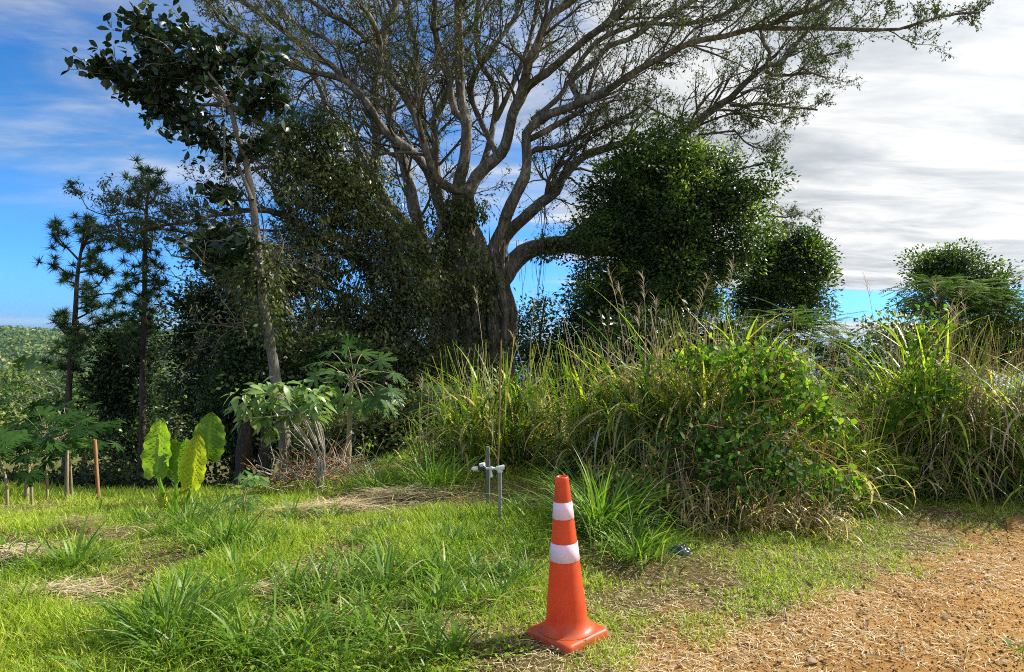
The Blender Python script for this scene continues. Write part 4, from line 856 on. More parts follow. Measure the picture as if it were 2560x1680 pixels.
# ------------------------------------------------------------------ traffic cone
def build_cone():
    b = G(1418, 1592); b[2] += .015; d = float(np.dot(b - C0, _f)); print('cone d', d)
    t = thing('traffic_cone', 'orange traffic cone with two white reflective bands at the edge of the dirt road', 'traffic cone', b)
    t.rotation_euler = (math.radians(1.0), math.radians(-3.4), 0)
    m, nt, N, L = nmat('orange_rubber'); p = N.new('ShaderNodeBsdfPrincipled'); p.inputs['Base Color'].default_value = (0.78, 0.075, 0.02, 1); p.inputs['Roughness'].default_value = .42
    p.inputs['Subsurface Weight'].default_value = 0.0
    tc = N.new('ShaderNodeTexCoord'); nz = N.new('ShaderNodeTexNoise'); nz.inputs['Scale'].default_value = 9; nz.inputs['Detail'].default_value = 8; L.new(tc.outputs['Object'], nz.inputs['Vector'])
    r = ramp_node(N, [(.3, (0.60, 0.075, 0.022)), (.55, (0.74, 0.11, 0.03))]); L.new(nz.outputs[0], r.inputs[0])
    n2 = N.new('ShaderNodeTexNoise'); n2.inputs['Scale'].default_value = 30; n2.inputs['Detail'].default_value = 10; n2.inputs['Roughness'].default_value = .75; mp = N.new('ShaderNodeMapping'); mp.inputs['Scale'].default_value = (1, 1, .35); L.new(tc.outputs['Object'], mp.inputs[0]); L.new(mp.outputs[0], n2.inputs['Vector'])
    sp = N.new('ShaderNodeSeparateXYZ'); L.new(tc.outputs['Object'], sp.inputs[0]); hz = N.new('ShaderNodeMapRange'); L.new(sp.outputs[2], hz.inputs['Value']); hz.inputs['From Min'].default_value = .16; hz.inputs['From Max'].default_value = .0; hz.inputs['To Min'].default_value = -.06; hz.inputs['To Max'].default_value = .10
    ad = N.new('ShaderNodeMath'); ad.operation = 'ADD'; L.new(n2.outputs[0], ad.inputs[0]); L.new(hz.outputs[0], ad.inputs[1]); dr = N.new('ShaderNodeMapRange'); L.new(ad.outputs[0], dr.inputs['Value']); dr.inputs['From Min'].default_value = .52; dr.inputs['From Max'].default_value = .68; dr.inputs['To Max'].default_value = .7
    dm = N.new('ShaderNodeMix'); dm.data_type = 'RGBA'; L.new(dr.outputs[0], dm.inputs['Factor']); L.new(r.outputs[0], dm.inputs['A']); dm.inputs['B'].default_value = (.34, .20, .11, 1); L.new(dm.outputs['Result'], p.inputs['Base Color'])
    tr = N.new('ShaderNodeBsdfTranslucent'); tr.inputs[0].default_value = (0.95, 0.14, 0.02, 1); mx = N.new('ShaderNodeMixShader'); mx.inputs[0].default_value = .3; L.new(p.outputs[0], mx.inputs[1]); L.new(tr.outputs[0], mx.inputs[2])
    o = N.new('ShaderNodeOutputMaterial'); L.new(mx.outputs[0], o.inputs[0])
    white = plain('reflective_sleeve', (0.88, 0.66, 0.80), .3, noise=.06, nscale=40)
    n = 64; ang = np.arange(n) * 2 * PI / n
    H = .835
    def rr(z): return .118 + (.034 - .118) * (z / H)
    def lathe(prof):
        prof = np.array(prof, float); K = len(prof)
        V = np.stack([prof[:, 1:2] * np.cos(ang), prof[:, 1:2] * np.sin(ang), np.repeat(prof[:, :1], n, 1)], -1).reshape(-1, 3)
        i = np.arange(K - 1)[:, None] * n + np.arange(n)[None]; j = np.arange(K - 1)[:, None] * n + (np.arange(n)[None] + 1) % n
        return V, np.stack([i, j, j + n, i + n], -1).reshape(-1, 4)
    mb = MB(); prof = [(.036, .150), (.040, .138), (.052, .125)] + [(z, rr(z)) for z in np.linspace(.075, H - .012, 26)] + [(H - .004, .034), (H, .030), (H, .024), (H - .03, .022), (H - .2, .04)]
    mb.add(*lathe(prof)); mb.build('body', m, t)
    for z0, z1 in ((.618, .705), (.400, .492)):
        mb = MB(); e = .0022; mb.add(*lathe([(z0, rr(z0) + .0005), (z0 + .001, rr(z0) + e), (z1 - .001, rr(z1) + e), (z1, rr(z1) + .0005)])); mb.build('reflective_band', white, t)
    # base: rounded square slab with chamfered top, rotated so a corner faces the camera
    mb = MB(); K = 15; c = []
    for q, (sx, sy) in enumerate([(1, 1), (-1, 1), (-1, -1), (1, -1)]):
        for a in np.linspace(0, PI / 2, K): c.append((sx, sy, q * PI / 2 + a))
    def ring(h, half, rad): return [((half - rad) * sx + rad * math.cos(a), (half - rad) * sy + rad * math.sin(a), h) for sx, sy, a in c]
    rings = [ring(-.02, .158, .035), ring(.018, .160, .035), ring(.030, .152, .033), ring(.034, .140, .03), ring(.037, .06, .03)]
    V = np.array(rings).reshape(-1, 3); m_ = len(c); rt = math.radians(41); V = V @ np.array([[math.cos(rt), math.sin(rt), 0], [-math.sin(rt), math.cos(rt), 0], [0, 0, 1]])
    i = (np.arange(4)[:, None] * m_ + np.arange(m_)[None]); j = (np.arange(4)[:, None] * m_ + (np.arange(m_)[None] + 1) % m_)
    mb.add(V, np.stack([i, j, j + m_, i + m_], -1).reshape(-1, 4)); mb.build('base', m, t)
build_cone()

# ------------------------------------------------------------------ giant taro
def build_taro():
    g = np.random.default_rng(8); b = G(440, 1290); d = float(np.dot(b - C0, _f)); print('taro d', d)
    t = thing('giant_taro', 'giant taro plant with big glowing yellow-green upright leaves', 'plant', b)
    def leaf(base, tip, w, nrm, tint, bend=.1, fold=.22, d0=0, d1=0, label=None, rip=.07):
        A = P(V_(base[0]), V_(base[1]), d + d0); B = P(V_(tip[0]), V_(tip[1]), d + d1)
        T = (B - A); L = np.linalg.norm(T); nn = np.array(nrm, float) * 1.0
        K = 14; q = np.linspace(0, 1, K + 1)
        prof = lambda x: np.clip(np.interp(x, [0, .06, .18, .38, .6, .8, .92, 1], [.42, .72, .93, 1.0, .92, .66, .36, .03]) * (1 + .05 * np.sin(x * 39)), .02, 2)
        # finer leaf: several columns for veins and puckers
        T = unit(T); nn = unit(nn - (nn * T).sum() * T); S = np.cross(T, nn)
        cols = np.linspace(-1, 1, 13); rows = np.linspace(0, 1, 33)
        R_, C_ = np.meshgrid(rows, cols, indexing='ij'); w_ = prof(rows)[:, None] * w * .5
        notch = np.where(np.abs(C_) < .16, 0, 0)
        vein = np.sin((R_ * 11 + np.abs(C_) * 2.4) * 2 * PI) * .014 * (np.abs(C_) > .05) * np.sin(np.abs(C_) * PI) 
        edge = rip * w * np.abs(C_) ** 3 * np.sin(R_ * 21 + g.random() * 6 + np.sign(C_)) * .55
        pk = (fbm(R_ * 9 + g.random() * 9, C_ * 4, 2) - .5) * .016
        pos = A + T * (L * R_)[..., None] - nn * (bend * L * R_ ** 2)[..., None] + S * (w_ * C_)[..., None] + nn * (fold * w_ * np.abs(C_) + vein + edge + pk)[..., None] - T * (.10 * L * (np.abs(C_) ** 1.5) * (1 - R_) ** 3)[..., None]
        V = pos.reshape(-1, 3); i = (np.arange(32)[:, None] * 13 + np.arange(12)[None]).ravel()
        mb = MB(); tt = tint + .12 * (np.sin((R_ * 11 + np.abs(C_) * 2.4) * 2 * PI) > .8) + .2 * (np.abs(C_) < .09) + .06 * (fbm(R_ * 6, C_ * 3, 2) - .5)
        mb.add(V, np.stack([i, i + 1, i + 14, i + 13], 1), np.clip(tt.ravel(), 0, 1))
        o = mb.build('leaf', MAT['taro'], t, b)
        if label: o['label'] = label
        mr = MB(); pr = A + T * (L * rows)[:, None] - nn * (bend * L * rows ** 2)[:, None] - nn * .004; mr.add(*tubes(pr, np.linspace(.009, .002, 33), 6, .8)); k_ = mr.build('midrib', MAT['taro'], o)
        k_.location = (-b[0], -b[1], -b[2])
        return A
    A1 = leaf((392, 1186), (398, 1044), .30, (-.2, -1, .15), .48, .06, .18, 0, .08)
    A2 = leaf((520, 1146), (528, 1030), .31, (.25, -1, -.1), .18, .05, .22, .35, .45)
    A3 = leaf((478, 1212), (495, 1084), .215, (.35, -1, .25), .78, .04, .30, -.15, -.18, 'brightest yellow front leaf')
    A4 = leaf((452, 1106), (432, 1206), .27, (-.1, -.9, .45), .22, .18, .2, .1, -.05)
    A5 = leaf((478, 1218), (448, 1228), .10, (0, -.5, 1), .75, .2, .2, -.1, -.2, 'small yellow folded leaf')
    A6 = leaf((412, 1232), (402, 1282), .12, (-.3, -1, .2), .85, .3, .4, 0, -.1, 'withered yellow lowest leaf', .2)
    ms = MB(); root = b
    def stalk(end, mid, r0=.018, r1=.009, bx=0):
        p, r = catmull(np.array([root + [bx, 0, -.05], P(V_(mid[0]), V_(mid[1]), d), end]), np.array([r0, (r0 + r1) / 2, r1]), .03); ms = MB(); ms.add(*tubes(p, r, 10, .45)); ms.build('leaf_stalk', MAT['taro'], t, b)
    stalk(A1 + [0, 0, .02], (408, 1232), .024, .014, -.02); stalk(A2, (478, 1225), .018, .01, .04); stalk(A3, (470, 1250), .016, .010, .05); stalk(A4, (440, 1215), .017, .009, .0); stalk(A5, (466, 1255), .01, .006, .06); stalk(A6, (415, 1262), .012, .007, -.03)
build_taro()

# ------------------------------------------------------------------ broad-leaved shrub over the brush heap
LP = lambda q: np.interp(q, [0, .15, .4, .7, 1], [.1, .75, 1, .6, .03])
def build_shrub():
    g = np.random.default_rng(12); b = XY(800, 7.6); d = 7.6
    t = thing('broad_leaved_shrub', 'leggy shrub with drooping bright green oval leaves on bare pale stems', 'shrub', b)
    tips = [(600, 985), (622, 1010), (640, 970), (660, 1000), (690, 975), (700, 1010), (735, 985), (740, 1020), (775, 985), (785, 1010), (660, 1035), (620, 1045), (790, 1035), (720, 1040), (810, 975), (655, 960), (700, 955), (750, 965), (600, 1020), (670, 1075), (680, 985), (725, 1000), (765, 1005)]
    mb = MB()
    for k, (x, y) in enumerate(tips):
        hub = [(725, 1045), (755, 1035), (785, 1045)][k % 3]; dd = d + g.normal(0, .25)
        pts = np.array([b + [g.normal(0, .05), g.normal(0, .05), -.05], P(V_(795 + k % 3 * 8), V_(1150), d), P(V_(hub[0]), V_(hub[1]), (d + dd) / 2), P(V_(x), V_(y), dd)])
        limb_mesh(mb, pts, np.array([.008, .007, .005, .003]), 6, .05, .06, k)
    mb.build('stems', MAT['pale_twig'], t, b)
    ml = MB(); tp = np.array([P(V_(x), V_(y), d + g.normal(0, .22)) for x, y in tips]); per = 17
    idx = np.repeat(np.arange(len(tp)), per); T = len(idx); a = g.uniform(0, 2 * PI, T); el_ = g.uniform(-.9, .35, T)
    D = np.stack([np.cos(a) * np.cos(el_), np.sin(a) * np.cos(el_), np.sin(el_)], 1); nn = np.stack([-D[:, 0] * .0, -np.abs(D[:, 1]) * 0 - .2, np.ones(T)], 1) + rdir(T, g) * .35
    ml.add(*leafblades(tp[idx] + D * .05 + g.normal(0, .035, (T, 3)), D, nn, g.uniform(.09, .19, T), g.uniform(.05, .09, T), 5, LP, g.uniform(.15, .55, T), .18, .04, np.clip(g.normal(.66, .22, T), 0, 1), g))
    ml.build('leaves', MAT['shrub'], t, b)
build_shrub()
def weed(label, bpx, blobs, n, ll, seed, mat='shrub', name='leafy_weed'):
    g = np.random.default_rng(seed); b = G(*bpx); d = float(np.dot(b - C0, _f)); t = thing(name, label, 'plant', b)
    mb = MB(); ml = MB()
    for (x, y, rx, ry) in blobs:
        tip = P(V_(x), V_(y), d + g.normal(0, .1)); m_ = (b + tip) / 2 + g.normal(0, .02, 3)
        limb_mesh(mb, np.array([b - [0, 0, .03], m_, tip]), np.array([.006, .005, .003]), 5, .05, .05, 1)
        C = P(x + g.normal(0, rx * .6, n), y + g.normal(0, ry * .6, n), d + g.normal(0, .08, n)); D = unit(C - tip + rdir(n, g) * .05); nn = rdir(n, g) * .5 + np.array([0, -.3, 1])
        ml.add(*leafblades(C, D, nn, g.uniform(.6, 1.2, n) * ll, g.uniform(.35, .6, n) * ll, 4, LP, .3, .15, .03, np.clip(g.normal(.5, .2, n), 0, 1), g))
    mb.build('stems', MAT['palestem'], t, b); ml.build('leaves', MAT[mat], t, b)
weed('small pale green leafy weed between the giant taro and the brush heap', (610, 1290), [(625, 1190, 22, 12), (600, 1215, 25, 15), (612, 1245, 25, 16), (590, 1270, 18, 15), (640, 1196, 20, 8)], 14, .11, 14)
weed('small bright green vine sprig beside the splintered stump', (905, 1190), [(915, 1105, 14, 14), (905, 1125, 14, 14), (930, 1100, 12, 12), (890, 1145, 14, 10)], 9, .07, 15, 'vine')
weed('leafy weed with one big drooping dark leaf between the two tall grass mounds', (2130, 1180), [(2120, 930, 25, 10), (2145, 925, 18, 10), (2100, 935, 18, 12), (2130, 960, 20, 20)], 9, .16, 16, 'papaya')

# ------------------------------------------------------------------ brush heap of dead stems
def heap(name, label, cat, cx, cy, d, wx, wz, n, L, seed, mats, group=None, flat=.5, r=(.003, .009)):
    g = np.random.default_rng(seed); b = G(cx, cy); t = thing(name, label, cat, b, group)
    for part, mt, fr in mats:
        mb = MB(); m_ = int(n * fr); a = g.uniform(0, 2 * PI, m_); rr = np.sqrt(g.random(m_))
        S = b + np.stack([np.cos(a) * rr * wx, np.sin(a) * rr * wx * .6, wz * (1 - rr ** 1.5) * g.random(m_) ** .7], 1)
        az_ = g.uniform(0, 2 * PI, m_); e = g.normal(flat * .5, flat, m_)
        D = np.stack([np.cos(az_) * np.cos(e), np.sin(az_) * np.cos(e), np.abs(np.sin(e))], 1)
        Pn, Rn = grow(S, D, L * g.uniform(.3, 1.3, m_), g.uniform(*r, m_), 5, .18, -.03, g, .6)
        gz = height(Pn[..., 0], Pn[..., 1]) + .01; Pn[..., 2] = np.maximum(Pn[..., 2], gz)
        mb.add(*tubes(Pn, Rn, 4)); mb.build(part, mt, t, b)
    return t, b
heap('brush_heap', 'tangled heap of grey dead sticks below the leggy shrub', 'brush heap', 815, 1215, 7, .70, .34, 360, .5, 17, [('dead_sticks', MAT['pale_twig'], .45), ('brown_sticks', MAT['brownwood'], .55)])
heap('brush_heap', 'upright spray of broken pale stems rising from the stick heap', 'brush heap', 800, 1185, 7, .35, .35, 90, .75, 18, [('dead_sticks', MAT['pale_twig'], 1.0)], flat=1.2)
def stump():
    b = G(862, 1195); d = float(np.dot(b - C0, _f)); t = thing('splintered_stump', 'splintered pale brown stump leaning beside the young papaya trunk', 'stump', b); mb = MB()
    limb_mesh(mb, np.array([b - [0, 0, .05], P(V_(856), V_(1160), d), P(V_(862), V_(1125), d), P(V_(878), V_(1092), d)]), np.array([.05, .05, .035, .008]), 9, .35, .03, 4); mb.build('stump', MAT['brownwood'], t, b)
    mb = MB(); limb_mesh(mb, np.array([P(V_(862), V_(1165), d - .02), P(V_(870), V_(1130), d - .05), P(V_(880), V_(1090), d - .03)]), np.array([.02, .016, .004]), 6, .4, .03, 5); mb.build('splinter', MAT['pale_twig'], t, b)
stump()
def straw_pile(label, cx, cy, wx, wz, n, seed, L=.30, mat='straw', wy=.5):
    n = int(n * .7)
    g = np.random.default_rng(seed); b = G(cx, cy); mb = MB(); a = g.uniform(0, 2 * PI, n); rr = np.abs(g.normal(0, .55, n))
    S = b + np.stack([np.cos(a) * rr * wx, np.sin(a) * rr * wx * wy, 0 * a], 1); S[:, 2] = height(S[:, 0], S[:, 1]) + .01 + wz * np.clip(1 - rr ** 2, 0, 1) * g.random(n)
    mb.add(*blades(S, g.normal(.15, .7, n) + PI * (g.random(n) < .5), L * g.uniform(.4, 1.3, n), g.uniform(.004, .009, n), g.uniform(1.2, 1.6, n), g.uniform(1.5, 1.9, n), 3, g.random(n), .4))
    o = mb.build('straw_pile', MAT[mat], None, b); return tag(o, label, 'straw pile', 'piles of cut dry grass')
straw_pile('long bleached bundle of cut dry grass left of the water meter', 1000, 1250, .75, .10, 900, 19)
straw_pile('low patch of cut straw at the foot of the stick heap', 850, 1275, .7, .05, 600, 20)
straw_pile('round nest of brown straw in the mown grass beyond the big front tuft', 640, 1490, .26, .04, 420, 22, .14)
straw_pile('flattened straw patch on the lawn at the lower left', 120, 1500, .45, .04, 700, 23, .2)
straw_pile('straw patch near the left edge below the shaded lawn', 30, 1400, .4, .05, 420, 24, .2)
straw_pile('greyish dead clump beside a weed on the upper left lawn', 200, 1335, .22, .12, 300, 25, .2, 'dry')
straw_pile('straw patch between the big front tuft and the stick heap', 790, 1440, .45, .04, 600, 26, .16)

# dark plastic scrap half buried in grass
def scrap():
    b = G(1700, 1385); g = np.random.default_rng(30); n = 26; u, v = np.meshgrid(np.linspace(-1, 1, n), np.linspace(-1, 1, n), indexing='ij')
    z = .10 * np.clip(1 - u ** 2 - v ** 2 * .8, -.2, 1) * (1 + .8 * (fbm(u * 3 + 4, v * 3, 3) - .5)) + .05 * (fbm(u * 7, v * 7, 3) - .5)
    V = b + np.stack([u * .10, v * .06, z * .5 + .0], -1).reshape(-1, 3); i = (np.arange(n - 1)[:, None] * n + np.arange(n - 1)[None]).ravel(); mb = MB(); mb.add(V, np.stack([i, i + n, i + n + 1, i + 1], 1))
    tag(mb.build('plastic_scrap', plain('dark_plastic', (.03, .05, .08), .25), None, b), 'crumpled dark blue plastic scrap half buried in grass right of the cone', 'litter')
scrap()

# ------------------------------------------------------------------ tall grass
def tall_grass(name, label, cx, d, rx, ry, n, hgt, seed, dry=.15, bright=.0, stalks=6, stalk_h=1.25, lean=(0, 0), mat='tall', width=.025, mound=True, group=None, hp=None, old=.35, arch=1.35):
    n = int(n * .62); width = width * 1.25
    g = np.random.default_rng(seed); b = XY(cx, d); t = thing(name, label, 'tall grass', b, group)
    a = g.uniform(0, 2 * PI, n); rr = np.sqrt(g.random(n)) * .95
    bx = np.cos(a) * rr * rx; by = np.sin(a) * rr * ry
    nt_ = max(6, n // 55); tx = np.cos(g.uniform(0, 2 * PI, nt_)); c = g.integers(0, nt_, n)
    ca = g.uniform(0, 2 * PI, nt_); cr = np.sqrt(g.random(nt_)); bx = np.where(g.random(n) < .75, np.cos(ca[c]) * cr[c] * rx + g.normal(0, .06, n), bx); by = np.where(g.random(n) < .75, np.sin(ca[c]) * cr[c] * ry + g.normal(0, .06, n), by)
    B = b + np.stack([bx, by, 0 * bx], 1); rel = np.clip(np.hypot(bx / rx, by / ry), 0, 1); B[:, 2] = height(B[:, 0], B[:, 1]) - .02
    # leaves arise from culms: start part-way up
    up = g.random(n) ** 1.1 * .62 * hgt * (1 - .45 * rel); up[g.random(n) < .3] = 0; B[:, 2] += up
    az_ = np.where(g.random(n) < .6, np.arctan2(by, bx) + g.normal(0, .8, n), g.uniform(0, 2 * PI, n))
    L = hgt * g.uniform(.30, .78, n) * (1 - .25 * rel); th0 = g.uniform(.05, .5, n) + .25 * rel; th1 = th0 + g.uniform(.4, 2.2, n) * arch
    tint = np.clip(g.beta(1.2, 2.6, n) * .62 + bright * g.random(n) ** 1.3, 0, .84); isd = g.random(n) < (dry + .25 * (up < .3 * hgt) * old / .35 * .6); tint = np.where(isd, g.uniform(.86, 1, n), tint)  # bright lifts a clump's tint, sunlight painted into its blades
    th1 = np.where(isd, th1 + .5, th1)
    mb = MB(); mb.add(*blades(B, az_, L, width * g.uniform(.6, 1.25, n), th0, th1, 7, tint, g.normal(0, .6, n)))
    ob = mb.build('blades', MAT[mat], t, b)
    # culms
    m_ = n // 7; k = g.integers(0, n, m_); S = B[k].copy(); S[:, 2] = height(S[:, 0], S[:, 1]) - .02
    Pn, Rn = grow(S, np.stack([np.cos(az_[k]) * .22 + lean[0], np.sin(az_[k]) * .22 + lean[1], np.ones(m_)], 1), hgt * g.uniform(.5, .95, m_), g.uniform(.003, .006, m_), 6, .05, -.01, g, .5)
    mc = MB(); mc.add(*tubes(Pn, Rn, 4, g.uniform(.4, 1, m_))); mc.build('culms', MAT['dry' if dry > .3 else 'tall'], t, b)
    # seed stalks
    if stalks:
        S = b + np.stack([g.uniform(-rx, rx, stalks) * .7, g.uniform(-ry, ry, stalks) * .5, np.zeros(stalks)], 1)
        Pn, Rn = grow(S, g.normal(0, .12, (stalks, 3)) + np.array([0, 0, 1.0]), hgt * stalk_h * g.uniform(.8, 1.1, stalks), np.full(stalks, .005), 9, .05, 0, g, .6)
        ms = MB(); ms.add(*tubes(Pn, Rn, 4, .97)); tp = Pn[:, -2:]
        q = 26; i = np.repeat(np.arange(stalks), q); f = g.random((stalks * q, 1)); pos = tp[i, 0] * (1 - f) + tp[i, 1] * f
        ms.add(*blades(pos, g.uniform(0, 6.28, len(pos)), g.uniform(.08, .2, len(pos)), .004, .3, 1.4, 3, .97)); ms.build('seed_stalks', MAT['dry'], t, b)
    return t
def vine_cover(label, blobs, n, leaf, seed, mat='vine', d_in=0):
    """round-leaved creeper over a mound: px,py,d,rx,ry"""
    g = np.random.default_rng(seed); mb = MB(); B = np.array(blobs, float); k = g.choice(len(B), n, p=B[:, 3] * B[:, 4] / (B[:, 3] * B[:, 4]).sum())
    d = rdir(n, g); d[:, 1] = -np.abs(d[:, 1]); d = unit(d); c = P(B[k, 0], B[k, 1], B[k, 2]); sx = B[k, 3] * B[k, 2] / FPX; sz = B[k, 4] * B[k, 2] / FPX
    pos = c + np.stack([d[:, 0] * sx, d[:, 1] * np.minimum(sx, .8), d[:, 2] * sz], 1) * g.uniform(.45, 1.1, n)[:, None]
    kp = fbm(pos[:, 0] * 3.1 + seed, pos[:, 2] * 3.1 + pos[:, 1], 3) > .5; pos = pos[kp] + g.normal(0, .05, (kp.sum(), 3)); d = d[kp]; n = len(pos)
    gz = height(pos[:, 0], pos[:, 1]); pos[:, 2] = np.maximum(pos[:, 2], gz + .03)
    base = XY(B[0, 0], B[0, 2]); t = thing('climbing_vine', label, 'vine', base)
    D = unit(rdir(n, g) + np.array([0, 0, -.6])); nn = unit(d + rdir(n, g) * .6 + np.array([0, 0, .5]))
    hp = lambda q: np.interp(q, [0, .12, .35, .7, 1], [.55, .95, 1, .6, .03])
    mb.add(*leafblades(pos, D, nn, leaf * g.uniform(.6, 1.3, n), leaf * g.uniform(.55, 1.0, n), 3, hp, .2, .12, .02, np.clip(g.normal(.45, .25, n), 0, 1), g)); mb.build('leaves', MAT[mat], t, base)
    ms = MB(); m_ = n // 14; S = pos[g.integers(0, n, m_)]; Pn, Rn = grow(S, rdir(m_, g) * np.array([1, .4, 1]), g.uniform(.3, .9, m_), g.uniform(.002, .005, m_), 8, .3, -.06, g, .4); ms.add(*tubes(Pn, Rn, 4)); ms.build('stems', MAT['brownwood'], t, base)
GG = 'tall grass thicket behind the road verge'
tall_grass('tall_grass_clump', 'wild tall grass clump directly behind the water meter', 1245, 8.4, .62, .55, 1300, 1.75, 101, dry=.2, bright=.35, stalks=2, group=GG)
tall_grass('tall_grass_clump', 'lower leaning grass clump at the left end of the thicket', 1110, 8.9, .45, .4, 520, .95, 102, dry=.2, bright=.1, stalks=3, group=GG)
tall_grass('tall_grass_clump', 'brownish dry clump between the water meter grass and the central mound', 1360, 8.8, .30, .4, 500, 1.25, 103, dry=.7, stalks=1, mat='tall', group=GG)
tall_grass('tall_grass_clump', 'bright-tipped grass clump with dark base left of the central mound', 1510, 7.8, .45, .55, 1100, 1.85, 104, dry=.3, bright=.4, stalks=1, group=GG)
tall_grass('tall_grass_clump', 'tallest grass clump of the central mound with bleached seed stalks', 1670, 7.6, .7, .7, 1800, 2.15, 105, dry=.35, bright=.3, stalks=7, stalk_h=1.08, group=GG)
tall_grass('tall_grass_clump', 'brilliant yellow-green sunlit grass on top of the central mound', 1850, 7.3, .65, .7, 2300, 2.1, 106, dry=.08, bright=.8, stalks=0, group=GG)
tall_grass('tall_grass_clump', 'low right-hand shoulder of the central mound, sloping to the road', 1990, 6.9, .7, .7, 1500, 1.2, 107, dry=.15, bright=.7, stalks=0, group=GG)
tall_grass('tall_grass_clump', 'brown collapsed grass at the front foot of the central mound', 1880, 5.75, .95, .45, 1500, .62, 108, dry=.8, stalks=0, group=GG, width=.012)
tall_grass('tall_grass_clump', 'dark shaded grass under the front of the central mound', 1640, 6.2, .6, .5, 1100, .75, 109, dry=.45, stalks=0, group=GG)
tall_grass('tall_grass_clump', 'faded grass behind the gap showing blue sky', 2080, 9.8, .9, .6, 800, 1.25, 110, dry=.4, stalks=2, group=GG)
tall_grass('tall_grass_clump', 'vine-wrapped upright grass clump right of the sky gap', 2280, 7.9, .55, .6, 1700, 2.15, 111, dry=.15, bright=.6, stalks=1, group=GG)
tall_grass('tall_grass_clump', 'reddish brown dead grass clump near the right edge', 2430, 7.7, .55, .6, 1700, 1.95, 112, dry=.9, stalks=1, group=GG, width=.014, mat='dry')
tall_grass('tall_grass_clump', 'tall mixed grass at the right edge of the photo', 2555, 7.4, .55, .7, 1400, 2.0, 113, dry=.25, bright=.4, stalks=1, group=GG)
tall_grass('tall_grass_clump', 'front foot of grass below the vine-wrapped clump', 2200, 7.2, .6, .45, 700, .85, 114, dry=.35, bright=.2, stalks=0, group=GG)
tall_grass('tall_grass_clump', 'tall grass further back between the vine-wrapped and the edge clumps', 2400, 9.2, 1.2, .6, 1300, 2.0, 115, dry=.4, stalks=4, group=GG)
vine_cover('round-leaved creeper covering the sunlit right flank of the central mound', [(1960, 990, 6.5, 150, 100), (2050, 1100, 6.2, 90, 90), (1870, 930, 6.7, 150, 80), (2090, 1180, 6.0, 60, 60), (1760, 900, 6.8, 90, 60)], 4200, .065, 121)
vine_cover('creeper coloured darker for shade under the front of the central mound', [(1850, 1130, 6.0, 200, 120), (1720, 1130, 6.3, 110, 90), (1640, 1240, 5.9, 130, 70), (2000, 1200, 5.9, 120, 80)], 2800, .055, 122, 'shadetone')
vine_cover('creeper wrapping the upright grass clump right of the sky gap', [(2310, 930, 7.5, 80, 170), (2250, 1050, 7.4, 90, 120), (2200, 1180, 7.2, 90, 60), (2370, 1060, 7.2, 50, 120)], 2300, .07, 123)
# feathery light green shrubs behind the grass
def feathery(label, px, d, blobs, n, seed):
    g = np.random.default_rng(seed); b = XY(px, d); t = thing('feathery_shrub', label, 'shrub', b); B = np.array(blobs, float); k = g.integers(0, len(B), n)
    dd = rdir(n, g); c = P(B[k, 0], B[k, 1], B[k, 2]); s = B[k, 2] / FPX; C = c + dd * (np.stack([B[k, 3] * s, B[k, 3] * s * .7, B[k, 4] * s], 1)) * g.uniform(.6, 1, n)[:, None]
    a = g.uniform(0, 2 * PI, n); D = unit(np.stack([np.cos(a), np.sin(a), g.normal(0, .25, n)], 1)); Pn, Rn = grow(C, D, g.uniform(.35, .7, n), np.full(n, .004), 7, .06, -.05, g, .5)
    st = MB(); st.add(*tubes(Pn, Rn, 3)); top = P(V_(B[0, 0]), V_(B[0, 1]), B[0, 2]); limb_mesh(st, np.array([b, (b + top) / 2, top]), np.array([.06, .05, .02]), 7, .1, .2, 1); st.build('stems', MAT['palestem'], t, b)
    ml = MB(); T = unit(np.diff(Pn, axis=1)); X = unit(np.cross(T, np.array([0, 0, 1.0])))
    for f in np.linspace(0, .96, 4):
        pos = Pn[:, :-1] * (1 - f) + Pn[:, 1:] * f
        for sgn in (-1, 1):
            q = pos[:, 1:].reshape(-1, 3); DD = (X * sgn + T * .5)[:, 1:].reshape(-1, 3) + np.array([0, 0, -.15]); m_ = len(q)
            ml.add(*kites(q, DD, np.broadcast_to(np.array([0, 0, 1.0]), q.shape) + rdir(m_, g) * .2, g.uniform(.07, .10, m_), .022, np.clip(g.normal(.5, .2, m_), 0, 1)))
    ml.build('leaves', MAT['feather'], t, b)
feathery('light green feathery shrub in front of the conical treetop on the right', 2400, 11, [(2350, 720, 11, 80, 30), (2420, 740, 11, 90, 40), (2480, 760, 11, 80, 30), (2380, 770, 11, 90, 40), (2530, 790, 11, 60, 40)], 420, 131)
feathery('light green feathery shrub below the smaller dark tree', 1980, 11, [(1980, 800, 11, 70, 30), (2030, 830, 11, 80, 40), (1940, 850, 11, 80, 40), (2090, 880, 11, 50, 40), (1880, 860, 11, 60, 30)], 360, 132)
bushy_tree('background_shrub', 'dark scrub filling the space behind the central grass mound', 'shrub', XY(1700, 13), [(1700, 1000, 13), (1700, 880, 13)], np.array([.06, .05, .02]),
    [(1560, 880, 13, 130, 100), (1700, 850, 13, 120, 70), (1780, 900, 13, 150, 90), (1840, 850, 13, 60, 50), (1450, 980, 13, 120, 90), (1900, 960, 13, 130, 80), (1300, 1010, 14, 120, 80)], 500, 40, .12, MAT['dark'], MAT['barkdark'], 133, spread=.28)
bushy_tree('background_shrub', 'olive scrub behind the right-hand tall grass', 'shrub', XY(2350, 12), [(2350, 1000, 12), (2350, 860, 12)], np.array([.06, .05, .02]),
    [(2300, 900, 12, 130, 90), (2450, 860, 12, 120, 70), (2560, 860, 12, 110, 60), (2150, 980, 12, 120, 80)], 420, 40, .10, MAT['olive'], MAT['barkdark'], 134, spread=.28)
